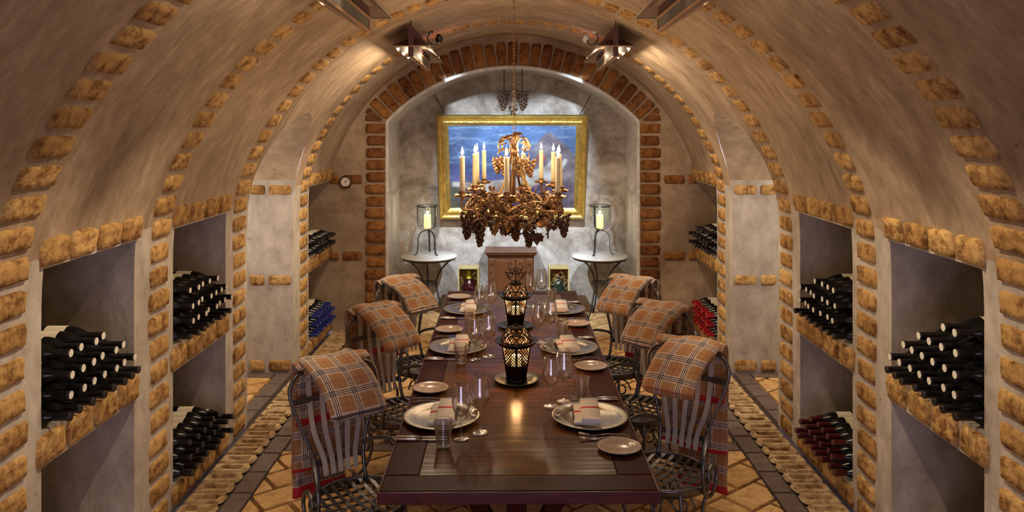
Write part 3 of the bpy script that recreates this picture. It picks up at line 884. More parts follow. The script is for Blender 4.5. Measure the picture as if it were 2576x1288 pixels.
# ------------------------------------------------------------------ chairs
def make_chair():
    r = empty('iron_chair', (0, 0, 0)); SZ = .40
    m = MB()
    ring = [(.215*math.cos(2*pi*i/40), .02+.215*math.sin(2*pi*i/40), SZ) for i in range(40)]
    m.tube(ring, .010, 8, closed=True)
    rows = [[Vector((q*math.cos(2*pi*i/40), .02+q*math.sin(2*pi*i/40), z)) for i in range(40)] for q, z in ((.2165, SZ-.002), (.2165, SZ-.034), (.2135, SZ-.034), (.2135, SZ-.002))]
    m.grid(rows, closed=True)
    m.build('seat_ring', M_IRON, r)
    m = MB()
    for k in range(-4, 5):
        x = k*.045; hl = math.sqrt(.215**2-x*x)
        m.strap([(x, .02-hl+2*hl*i/8, SZ+.002-.022*(1-((i-4)/4)**2)) for i in range(9)], .019, .003, (1, 0, 0))
    for k in range(-3, 4):
        y = k*.058; hl = math.sqrt(.215**2-y*y)
        m.strap([(-hl+2*hl*i/8, y+.02, SZ-.003-.022*(1-((i-4)/4)**2)) for i in range(9)], .019, .003, (0, 1, 0))
    m.build('seat', M_IRON, r)
    for sx in (-1, 1):
        for sy in (-1, 1):
            m = MB()
            pts = [(sx*.145, .02+sy*.150, SZ-.01), (sx*.155, .02+sy*.16, .30), (sx*.135, .02+sy*.145, .19), (sx*.155, .02+sy*.17, .08), (sx*.19, .02+sy*.21, .012), (sx*.205, .02+sy*.225, .012), (sx*.21, .02+sy*.23, .03)]
            m.tube(cat_rom(pts, 6), .0095, 8); m.build('leg', M_IRON, r)
    m = MB()
    L = [(-.118, -.150, SZ), (-.118, -.178, .48), (-.135, -.205, .57), (-.178, -.228, .69), (-.212, -.244, .79), (-.220, -.253, .865), (-.180, -.262, .922), (-.08, -.265, .937)]
    hoop = L+[(0, -.265, .938)]+[(-x, y, z) for x, y, z in reversed(L)]
    m.tube(cat_rom(hoop, 5), .010, 8); m.build('back_frame', M_IRON, r)
    m = MB(); m.strap([(-.122+.244*i/6, -.188-.010*math.sin(pi*i/6), .515) for i in range(7)], .026, .005, (0, 0, 1))
    m.build('back_rail', M_IRON, r); m = MB()
    m.strap([(-.214+.428*i/6, -.245-.012*math.sin(pi*i/6), .80) for i in range(7)], .028, .005, (0, 0, 1))
    m.build('back_rail', M_IRON, r)
    for k in range(-2, 3):
        m = MB(); xt, xb = k*.062, k*.038
        m.strap(cat_rom([(xt*1.05, -.262, .93), (xt, -.253, .80), (xt*.93, -.228, .66), (xb*1.08, -.194, .54), (xb, -.178, .485), (xb, -.172, .455)], 4), .024, .003, (1, 0, 0))
        m.build('back_slat', M_STEEL, r)
    for sx in (-1, 1):
        m = MB()
        P3 = [(.128, -.198, .555), (.150, -.160, .580), (.190, -.07, .600), (.215, .02, .590), (.228, .085, .545), (.232, .11, .475), (.230, .095, .395), (.226, .04, .345), (.224, -.03, .340), (.224, -.075, .385), (.224, -.075, .44), (.224, -.035, .475), (.224, .01, .462), (.224, .025, .425), (.224, .003, .405)]
        m.tube(cat_rom([(sx*a, b, c) for a, b, c in P3], 6), .0095, 8); m.build('arm', M_IRON, r)
        m = MB(); m.tube([(sx*.20, .09, SZ), (sx*.231, .10, SZ+.01)], .007, 6); m.build('arm_brace', M_IRON, r)
    m = MB()
    for s0 in (0, pi/2, pi, 3*pi/2):
        pts = []
        for i in range(26):
            t = i/25*2.6*pi; rad = .070*(1-i/34)
            pts.append((math.cos(s0)*(.085+rad*math.cos(t)), .02+math.sin(s0)*(.085+rad*math.cos(t)), .26+rad*math.sin(t)))
        m.tube(pts, .006, 6)
    m.build('under_scroll', M_IRON, r)
    return proto(r)
chair = make_chair()
def make_blanket(seed, skew=0., wl=.17, wr=.17, drop=.28, inner=.66, flap=.40):
    random.seed(seed)
    r = empty('plaid_blanket', (0, 0, 0))
    def sheet(path, x0, x1, th, ph=0., wavy=.010, mi_end=None):
        pts = cat_rom([(0, y, z) for y, z in path], 5); N = len(pts)
        al = [0]
        for a, b in zip(pts, pts[1:]): al.append(al[-1]+(b-a).length)
        nx = 14; V = []; UV = []; Fc = []; mi = []
        for side in (0, 1):
            for i, p in enumerate(pts):
                t = (pts[min(i+1, N-1)]-pts[max(i-1, 0)]).normalized(); n = Vector((0, t.z, -t.y))
                dz = al[i]/al[-1]
                for k in range(nx+1):
                    u = k/nx; x = x0+(x1-x0)*u
                    wv = wavy*(.25+dz)*math.sin(u*7+ph+dz*2.2)+.006*noise.noise(Vector((x*9+seed, al[i]*7, seed)))
                    # puffy rounded edges
                    e = math.sqrt(max(0, 1-abs(2*u-1)**6)); h = th/2*(.25+.75*e); fr = max(0, (p.y+.24)/.20)
                    f1 = min(1, fr); xx = x+skew*f1*f1*(3-2*f1)+(x1-x0)*.05*dz*math.sin(ph)+ (.012*noise.noise(Vector((al[i]*5, seed, u*0+3))))
                    q = Vector((xx, p.y, p.z))+n*((h if side else -h)+wv)
                    V.append(q); UV.append((x+seed*.037, al[i]+seed*.05))
        W = nx+1
        for i in range(N-1):
            red = mi_end is not None and al[-1]-al[i+1] < mi_end
            for k in range(nx):
                a = i*W+k; q = [a, a+1, a+W+1, a+W]
                Fc.append(q); mi.append(1 if red else 0)
                o = N*W; Fc.append([x+o for x in q[::-1]]); mi.append(1 if red else 0)
            for k in (0, nx):
                a = i*W+k; q = [a, a+W, a+W+N*W, a+N*W]
                Fc.append(q if k == 0 else q[::-1]); mi.append(1 if red else 0)
        for i, rv in ((0, 1), (N-1, 0)):
            for k in range(nx):
                a = i*W+k; q = [a, a+1, a+1+N*W, a+N*W]
                Fc.append(q[::-1] if rv else q); mi.append(1 if (i and mi_end is not None) else 0)
        return V, Fc, mi, UV
    def mk(name, *a, **k):
        V, Fc, mi, UV = sheet(*a, **k)
        b = MB(); b.add(V, Fc); b.m = mi
        return b.build(name, [M_PLAID, M_REDTRIM], r, uv=UV)
    front = [(-.038, .765), (-.030, .778), (-.050, .805), (-.085, .85), (-.14, .915), (-.205, .958), (-.265, .975), (-.318, .960), (-.345, .91), (-.355, .80), (-.352, .62), (-.35, .46), (-.35, drop)]
    mk('outer_layer', front, -wl, wr-.01, .040, ph=seed, mi_end=.03)
    inn = [(-.21, .90), (-.25, .952), (-.285, .955), (-.31, .93), (-.322, .86), (-.322, .76), (-.32, inner)]
    mk('inner_fold', inn, -wl+.015, wr-.015, .022, ph=seed+1, wavy=.004, mi_end=.03)
    fl = [(-.245, .955), (-.30, .972), (-.335, .945), (-.338, .86), (-.334, .7), (-.33, .55), (-.325, flap)]
    mk('under_layer', fl, -.185, .185, .018, ph=seed+2.4, wavy=.012, mi_end=.012)
    return r
def rot2(a, v): return Vector((v[0]*math.cos(a)-v[1]*math.sin(a), v[0]*math.sin(a)+v[1]*math.cos(a)))
CHS = [(-1, 37, (-.86, 3.70), 'left side of table nearest the camera', 1), (-1, 47, (-.837, 4.75), 'left side of table, middle place', 2), (-1, 48, (-.819, 5.62), 'left side of table nearest the alcove', 3),
       (1, 36, (.905, 3.98), 'right side of table nearest the camera', 4), (1, 42, (.924, 4.80), 'right side of table, middle place', 5), (1, 38, (.86, 5.62), 'right side of table nearest the alcove', 6)]
for i, (sg, a, bc, lab, sd) in enumerate(CHS):
    th = (-(pi-math.radians(a)) if sg < 0 else pi-math.radians(a))
    off = rot2(th, (0, .25))
    loc = (bc[0]+off.x, bc[1]+off.y, 0)
    c = chair if i == 0 else copytree(chair)
    c.location = loc; c.rotation_euler = (0, 0, th)
    tag(c, 'scrolled wrought iron armchair with steel slats, '+lab, 'chair', 'iron dining chairs')
    dr = (.31, .33, .38, .19, .36, .36)[i]
    b = make_blanket(sd, skew=(-.045 if sg < 0 else .045), wl=(.115 if sg < 0 else .17), wr=(.17 if sg < 0 else .115), drop=dr, flap=(.44, .46, .48, .40, .44, .46)[i])
    b.location = loc; b.rotation_euler = (0, 0, th)
    tag(b, 'tan plaid blanket folded over chair back, '+lab, 'blanket', 'plaid blankets on the chairs')
random.seed(11)

# ------------------------------------------------------------------ tableware
def make_charger():
    r = empty('charger_plate', (0, 0, 0))
    m = MB(); m.lathe([(0, .006), (.108, .006), (.114, .009), (.120, .015), (.168, .021), (.172, .020), (.172, .017), (.118, .010), (.108, .001), (0, .0)], 64)
    m.build('plate_body', M_PEWTER, r)
    m = MB()
    for k in range(2):
        x = -.148
        m.tube(cat_rom([(x-.014, -.030+k*.006, .026), (x-.006, -.012, .030+k*.006), (x+.006, .008, .026+k*.006), (x+.012, .03, .030)], 4), .005, 6)
    for y in (-.03, .03):
        m.tube([(-.148+.010*math.cos(t), y+.008*math.sin(t), .028) for t in [2*pi*i/12 for i in range(12)]], .0035, 6, closed=True)
    m.build('place_card_holder', M_SILVER, r)
    return proto(r)
def make_bread():
    m = MB(); m.lathe([(0, .006), (.052, .006), (.062, .010), (.084, .018), (.088, .018), (.087, .014), (.064, .004), (.05, 0), (0, 0)], 48)
    for i, v in enumerate(m.v): m.v[i] = (v[0]*1.03, v[1]*.93, v[2])
    return m.build('bread_plate', M_PORC)
def make_napkin():
    r = empty('napkin', (0, 0, 0))
    def fold(x0, x1, y0, y1, z, h, nm='fold'):
        m = MB(); rows = []
        for (zz, top) in ((z, 0), (z+h, 1)):
            pass
        n = 12
        for j in range(n+1):
            y = y0+(y1-y0)*j/n; row = []
            sec = [(x0+.003, z), (x0, z+h*.5), (x0+.004, z+h), ((x0+x1)/2, z+h+.002), (x1-.004, z+h), (x1, z+h*.5), (x1-.003, z)]
            for x, q in sec:
                row.append(Vector((x+.004*noise.noise(Vector((y*20, x*9, 1))), y, q+.0025*noise.noise(Vector((x*30, y*30, z*50))))))
            rows.append(row)
        m.grid(rows); nn = len(rows[0])
        m.f.append(list(range(nn))); m.f.append([n*nn+k for k in range(nn)][::-1]); m.m += [0, 0]; m.r += [0, 0]; m.sm += [False]*2
        # red woven stripe across (x direction) at two thirds
        ys = y0+(y1-y0)*.58
        for fi, f in enumerate(m.f[:-2]):
            cy = sum(m.v[i][1] for i in f)/4
            if abs(cy-ys) < (y1-y0)/n*.51: m.m[fi] = 1
        return m
    fold(-.030, .056, -.128, .132, .0325, .018).build('folded_panel', [M_NAPKIN, M_REDST], r)
    fold(-.062, .040, -.118, .116, .0215, .010).build('under_panel', [M_NAPKIN, M_REDST], r)
    return proto(r)
def make_tumbler():
    m = MB(); pr = [(0, .004), (.024, .004), (.026, 0), (.0275, .002)]
    n = 10
    for i in range(n*4+1):
        t = i/(n*4); r0 = .0275+.0125*t; z = .006+.108*t
        pr.append((r0+.0016*math.sin(i/4*2*pi), z))
    pr += [(.0385, .1145), (.0370, .112), (.0270, .018), (0, .014)]
    return m.lathe(pr, 32).build('ribbed_tumbler', M_GLASS)
def make_wine(h, br):
    r = empty('wine_glass', (0, 0, 0)); hs = h*.40
    m = MB(); m.lathe([(0, 0), (.036, 0), (.0365, .002), (.03, .004), (.010, .008), (.0045, .014), (0, .014)], 36); m.build('foot', M_GLASS, r)
    m = MB(); m.lathe([(.0045, .012), (.0035, .03), (.0032, hs*.6), (.0045, hs-.006), (.008, hs)], 14); m.build('stem', M_GLASS, r)
    pr = [(0, hs-.002), (.008, hs)]
    for i in range(1, 19):
        t = i/18; z = hs+(h-hs)*t
        rad = max(.008, br*(math.sqrt(max(0, 1-(1-t/.40)**2)) if t < .40 else 1-.30*((t-.40)/.60)**1.4))
        pr.append((rad, z))
    inn = [(max(0, a-.0012), b+.001) for a, b in reversed(pr[1:])]
    inn[0] = (inn[0][0], h+.0003)
    m = MB(); m.lathe(pr+inn+[(0, hs+.004)], 40); m.build('bowl', M_GLASS, r)
    return proto(r)
def make_knife():
    r = empty('table_knife', (0, 0, 0)); m = MB()
    m.tube([(0, -.115, .006), (0, -.10, .007), (0, -.03, .006), (0, -.005, .005)], [.0045, .006, .0048, .0035], 8); m.build('handle', M_SILVER, r)
    m = MB(); pr = [(-.004, 0), (-.0085, .02), (-.009, .08), (-.006, .11), (.001, .12), (.005, .1), (.005, 0)]
    n = len(pr); m.add([(x, y, .004) for x, y in pr]+[(x, y, .0062) for x, y in pr], [list(range(n))[::-1], [n+i for i in range(n)]]+[[i, (i+1) % n, n+(i+1) % n, n+i] for i in range(n)], smooth=False)
    m.build('blade', M_SILVER, r); return proto(r)
def make_fork():
    r = empty('table_fork', (0, 0, 0)); m = MB()
    m.strap([(0, -.11, .006), (0, -.08, .010), (0, -.02, .011), (0, .02, .006), (0, .04, .005)], .009, .003, (1, 0, 0)); m.build('handle', M_SILVER, r)
    m = MB(); m.strap([(0, .035, .005), (0, .05, .004), (0, .062, .006)], .024, .002, (1, 0, 0))
    for k in (-1.5, -.5, .5, 1.5): m.tube([(k*.0064, .06, .006), (k*.0062, .085, .009), (k*.006, .108, .012)], [.0018, .0017, .0012], 6)
    m.build('tines', M_SILVER, r); return proto(r)
protos = {'charger': make_charger(), 'bread': proto(make_bread()), 'napkin': make_napkin(), 'tumbler': proto(make_tumbler()),
          'wineA': make_wine(.238, .040), 'wineB': make_wine(.250, .043), 'knife': make_knife(), 'fork': make_fork()}
used = set()
def put(kind, loc, rz, label, cat, group):
    p = protos[kind]
    if kind in used: o = copytree(p)
    else: o = p; used.add(kind)
    o.location = loc; o.rotation_euler = (0, 0, rz); tag(o, label, cat, group); return o
SETS = [
 ('left', 'nearest the camera', (1110, 1054), (1083, 982), (1115, 1124), (1160, 1104), (1207, 1088), 1106, 1010),
 ('left', 'middle', (1151, 877), (1130, 833), (1159, 916), (1194, 905), (1229, 897), 905, 850),
 ('left', 'nearest the alcove', (1176, 782), (1155, 750), (1182, 826), (1206, 806), (1235, 800), 802, 765),
 ('right', 'nearest the camera', (1484, 1054), (1558, 1131), (1462, 1008), (1386, 1022), (1419, 1010), 1006, 1102),
 ('right', 'middle', (1432, 879), (1487, 926), (1414, 852), (1354, 860), (1385, 855), 852, 905),
 ('right', 'nearest the alcove', (1412, 782), (1450, 818), (1388, 764), (1335, 770), (1363, 762), 762, 805)]
for side, pos, ch, br, tu, w1, w2, ky, fy in SETS:
    sg = -1 if side == 'left' else 1; rz = pi if sg < 0 else 0; wh = '%s side place %s' % (side, pos)
    c = T(*ch); put('charger', c, rz, 'round pewter charger plate under napkin, '+wh, 'plate', 'charger plates')
    put('napkin', c+Vector((sg*-.012, -.005, 0)), rz*0+random.uniform(-.06, .06), 'folded white napkin with red stripe, '+wh, 'napkin', 'red-striped napkins')
    b = put('bread', T(*br), 0, 'small cream bread plate beside forks, '+wh, 'plate', 'bread plates')
    put('tumbler', T(*tu), random.random(), 'clear ribbed water tumbler, '+wh, 'tumbler', 'ribbed water tumblers')
    outer, inner = ('left of the pair', 'right of the pair')
    put('wineA', T(*w1), 0, 'clear stemmed wine glass, %s, %s' % (outer, wh), 'wine glass', 'stemmed wine glasses')
    put('wineB', T(*w2), 0, 'clear stemmed wine glass, %s, %s' % (inner, wh), 'wine glass', 'stemmed wine glasses')
    kD = T(0, ky).y; fD = T(0, fy).y
    for k in (0, 1):
        dy = (k-.5)*.026
        put('knife', (sg*.392+.005, kD+dy, TZ), rz+pi/2 if sg > 0 else -pi/2, 'silver knife, %s of its pair, %s' % (('nearer', 'farther')[k], wh), 'knife', 'table knives')
        put('fork', (sg*.385+.005, fD+dy*1.3, TZ), (pi/2 if sg > 0 else -pi/2)+random.uniform(-.08, .08), 'silver fork, %s of its pair, %s' % (('nearer', 'farther')[k], wh), 'fork', 'table forks')

# ------------------------------------------------------------------ pierced table lanterns
def candle_obj(loc, rad, h, label, group, mat, fl=.03, lean=(0, 0)):
    r = empty('pillar_candle' if rad > .02 else 'taper_candle', loc); tag(r, label, 'candle', group)
    m = MB(); m.lathe([(0, 0), (rad*1.02, 0), (rad, h*.5), (rad*.96, h-.003), (rad*.85, h), (rad*.4, h-.004), (0, h-.005)], 20)
    for i, v in enumerate(m.v): m.v[i] = (v[0]+lean[0]*v[2], v[1]+lean[1]*v[2], v[2])
    m.build('wax', mat, r)
    tx, ty = lean[0]*h, lean[1]*h
    m = MB(); m.tube([(tx, ty, h-.005), (tx, ty, h+.009)], .0012, 6); m.build('wick', M_DIRON, r)
    m = MB(); m.lathe([(0, 0), (fl*.11, fl*.08), (fl*.165, fl*.28), (fl*.13, fl*.5), (fl*.055, fl*.78), (0, fl)], 14, c=(tx, ty, h+.006))
    m.build('flame', M_FLAME, r)
    return r, Vector(loc)+Vector((tx, ty, h+.006+fl*.45))
def make_table_lantern(loc, label, finial, hbody, hdome, lab2):
    r = empty('pierced_lantern', loc); tag(r, label, 'lantern', 'pierced metal table lanterns')
    n = 6; r0, r1 = .058, .088; z0 = .012; ph = pi/6
    m = MB(); m.lathe([(0, .0), (.05, 0), (.058, .006), (.055, .014), (0, .014)], 6, smooth=False)
    m.build('base', M_BLACK, r)
    m = MB()
    for k in range(n):
        a, b = 2*pi*k/n+ph, 2*pi*(k+1)/n+ph
        def pt(u, v):
            rr = r0+(r1-r0)*v; A = Vector((rr*math.cos(a), rr*math.sin(a), z0+(hbody-z0)*v)); B = Vector((rr*math.cos(b), rr*math.sin(b), z0+(hbody-z0)*v))
            return A.lerp(B, u)
        N = (pt(.5, .5)-Vector((0, 0, pt(.5, .5).z))).normalized()
        vs = .42
        m.add([pt(0, 0), pt(1, 0), pt(1, vs), pt(0, vs)], [[0, 1, 2, 3]], smooth=False)
        m.add([pt(0, .94), pt(1, .94), pt(1, 1), pt(0, 1)], [[0, 1, 2, 3]], smooth=False)
        m.add([pt(0, vs), pt(.10, vs), pt(.10, .94), pt(0, .94)], [[0, 1, 2, 3]], smooth=False)
        m.add([pt(.9, vs), pt(1, vs), pt(1, .94), pt(.9, .94)], [[0, 1, 2, 3]], smooth=False)
        # diamond lattice
        nd = 4; asp = 1.35
        for fam in (-1, 1):
            for q in range(-nd*2, nd*3):
                pts = []
                for s in range(41):
                    v = s/40; u = (q/nd)+fam*v*asp*1.0
                    if 0 <= u <= 1: pts.append((u, v))
                if len(pts) < 2: continue
                mp = [pt(.10+.8*u, vs+(.94-vs)*v) for u, v in (pts[0], pts[-1])]
                m.strap(mp, .0042, .0016, N.cross((mp[1]-mp[0]).normalized()))
    m.build('lattice_body', M_BLACK, r)
    m = MB(); m.lathe([(.086, hbody-.012), (.098, hbody-.002), (.112, hbody+.014), (.106, hbody+.013), (.07, hbody+.012), (.07, hbody+.004)], 24); m.build('brim', M_BLACK, r)
    m = MB(); zb = hbody+.010
    def dpt(an, v):
        rr = .072*math.cos(v*pi/2)**.8+.006; return Vector((rr*math.cos(an), rr*math.sin(an), zb+hdome*math.sin(v*pi/2)**1.1))
    for fam in (-1, 1):
        for k in range(14):
            pts = [dpt(2*pi*k/14+fam*v*1.3, v) for v in [i/8*.8 for i in range(9)]]
            m.tube(pts, .0026, 5)
    for v in (0., .78): m.tube([dpt(2*pi*i/28, v) for i in range(28)], .004, 6, closed=True)
    m.lathe([(0, zb+hdome*1.30), (.004, zb+hdome*1.22), (.009, zb+hdome*1.10), (.020, zb+hdome*1.01), (.033, zb+hdome*.93), (.040, zb+hdome*.84)], 20)
    m.build('pierced_dome', M_BLACK, r)
    if finial:
        m = MB(); zt = zb+hdome*1.08
        for sx in (-1, 1):
            for pl in range(2):
                sc = 1-.35*pl; z1 = zt+.045*pl
                pts = [(0, 0, z1), (sx*.035*sc, 0, z1+.012), (sx*.062*sc, 0, z1+.05*sc), (sx*.07*sc, 0, z1+.065*sc)]
                m.tube(cat_rom(pts, 5), .004, 6)
                m.tube([(sx*(.035+.014*math.cos(t))*sc, 0, z1+.040*sc+.014*math.sin(t)) for t in [2*pi*i/14 for i in range(14)]], .0032, 6, closed=True)
                m.tube([(sx*(.012+.010*math.cos(t))*sc, 0, z1+.055*sc+.010*math.sin(t)) for t in [2*pi*i/14 for i in range(14)]], .003, 6, closed=True)
        m.tube([(-.072, 0, zt+.062), (-.04, 0, zt+.056), (0, 0, zt+.066), (.04, 0, zt+.056), (.072, 0, zt+.062)], .0035, 6)
        m.tube([(0, 0, zt-.01), (0, 0, zt+.13)], .0035, 6); m.sphere((0, 0, zt+.135), .007)
        for sx in (-1, 1): m.sphere((sx*.03, 0, zt+.115), .006); m.sphere((sx*.045, 0, zt+.10), .005)
        m.build('scroll_finial', M_COPD, r)
    t = tag(MB().lathe([(0, .004), (.07, .004), (.078, .010), (.112, .016), (.118, .016), (.118, .012), (.08, .002), (.06, 0), (0, 0)], 48).build('round_tray', M_TRAY, loc=loc), lab2, 'tray', 'pewter lantern trays')
    r.location = Vector(loc)+Vector((0, 0, .0045))
    c, fp = candle_obj(Vector(loc)+Vector((0, 0, .0195)), .026, .115, label.replace('pierced black lantern', 'lit pillar candle inside pierced lantern'), 'candles in the table lanterns', M_WAXL, .04)
    lamp('table_candle_light', 'POINT', fp, E_TABLE, (1, .50, .18), radius=.012)
make_table_lantern(T(1299, 958), 'pierced black lantern on tray at table centre, nearer the camera', False, .195, .075, 'round pewter tray under the nearer table lantern')
make_table_lantern(T(1297, 822), 'pierced black lantern with scroll finial, farther along table centre', True, .195, .085, 'round pewter tray under the farther table lantern')

# ------------------------------------------------------------------ side tables, hurricanes
def make_side_table():
    r = empty('side_table', (0, 0, 0)); zt = .686
    m = MB(); m.lathe([(0, zt), (.290, zt), (.303, zt-.006), (.305, zt-.014), (.298, zt-.024), (0, zt-.024)], 64); m.build('marble_top', M_MARBLE, r)
    m = MB(); m.lathe([(.285, zt-.024), (.29, zt-.024), (.29, zt-.042), (.278, zt-.042), (.278, zt-.024)], 48); m.build('iron_rim', M_DIRON, r)
    for k in range(3):
        a = 2*pi*k/3+pi/2+.25; ca, sa = math.cos(a), math.sin(a)
        rz = [(.26, .645), (.21, .61), (.13, .52), (.088, .42), (.085, .36), (.10, .28), (.13, .18), (.165, .08), (.19, .03)]
        sc = [(.19, .03), (.215, .01), (.25, .018), (.262, .05), (.24, .08), (.21, .072), (.207, .045), (.228, .038)]
        m = MB(); m.tube([(x*ca, x*sa, z) for x, _, z in cat_rom([(p, 0, q) for p, q in rz], 6)], .009, 8)
        m.tube([(x*ca, x*sa, max(z, .010)) for x, _, z in cat_rom([(p, 0, q) for p, q in sc], 6)], .0085, 8)
        m.build('leg', M_DIRON, r)
    m = MB(); m.tube([(.092*math.cos(2*pi*i/28), .092*math.sin(2*pi*i/28), .385) for i in range(28)], .007, 6, closed=True)
    m.tube([(.092*math.cos(2*pi*i/28), .092*math.sin(2*pi*i/28), .365) for i in range(28)], .005, 6, closed=True)
    m.build('tie_ring', M_DIRON, r)
    return proto(r)
st = make_side_table(); st.location = (-.909, 8.32, 0); tag(st, 'round marble topped iron table in alcove, left of painting', 'side table', 'marble side tables')
st2 = copytree(st); st2.location = (.944, 8.32, 0); tag(st2, 'round marble topped iron table in alcove, right of painting', 'side table', 'marble side tables')
def make_hurr():
    r = empty('hurricane_lantern', (0, 0, 0)); hh = .543
    for k in range(3):
        a = 2*pi*k/3+pi/2-.1; ca, sa = math.cos(a), math.sin(a)
        rz = [(.150, .010), (.125, .018), (.108, .07), (.105, .17), (.085, .235), (.04, .262), (.008, .262)]
        m = MB(); pts = [Vector((x*ca, x*sa, z)) for x, _, z in cat_rom([(p, 0, q) for p, q in rz], 6)]
        m.strap(pts, .017, .006, (-sa, ca, 0)); m.build('leg', M_DIRON, r)
        rz = [(.008, .265), (.05, .275), (.09, .305), (.108, .35), (.112, .42), (.112, hh-.02), (.112, hh-.004)]
        m = MB(); pts = [Vector((x*ca, x*sa, z)) for x, _, z in cat_rom([(p, 0, q) for p, q in rz], 6)]
        m.strap(pts, .015, .005, (-sa, ca, 0)); m.build('cradle_arm', M_DIRON, r)
    m = MB(); m.tube([(.114*math.cos(2*pi*i/40), .114*math.sin(2*pi*i/40), hh-.014) for i in range(40)], .006, 6, closed=True); m.build('rim_ring', M_DIRON, r)
    pr = [(0, .284), (.04, .286), (.078, .312), (.096, .36), (.100, .42), (.101, .51), (.112, .535), (.136, .543), (.136, .541), (.111, .531), (.0985, .50), (.098, .42), (.094, .362), (.076, .316), (.04, .290), (0, .288)]
    m = MB(); m.lathe(pr, 48); m.build('glass_bowl', M_GLASSG, r)
    return proto(r)
hu = make_hurr(); hu.location = (-.926, 8.32, .686); tag(hu, 'iron and glass hurricane lantern on left marble side table', 'candle holder', 'hurricane lanterns')
hu2 = copytree(hu); hu2.location = (.944, 8.32, .686); hu2.rotation_euler = (0, 0, .5); tag(hu2, 'iron and glass hurricane lantern on right marble side table', 'candle holder', 'hurricane lanterns')
for x, nm in ((-.926, 'left'), (.944, 'right')):
    c, fp = candle_obj((x, 8.32, .686+.2885), .038, .15, 'lit pillar candle inside glass hurricane lantern on %s side table' % nm, 'pillar candles in the hurricane lanterns', M_WAXL, .035)
    lamp('hurricane_candle_light', 'POINT', fp, E_HURR, WARM, radius=.012)

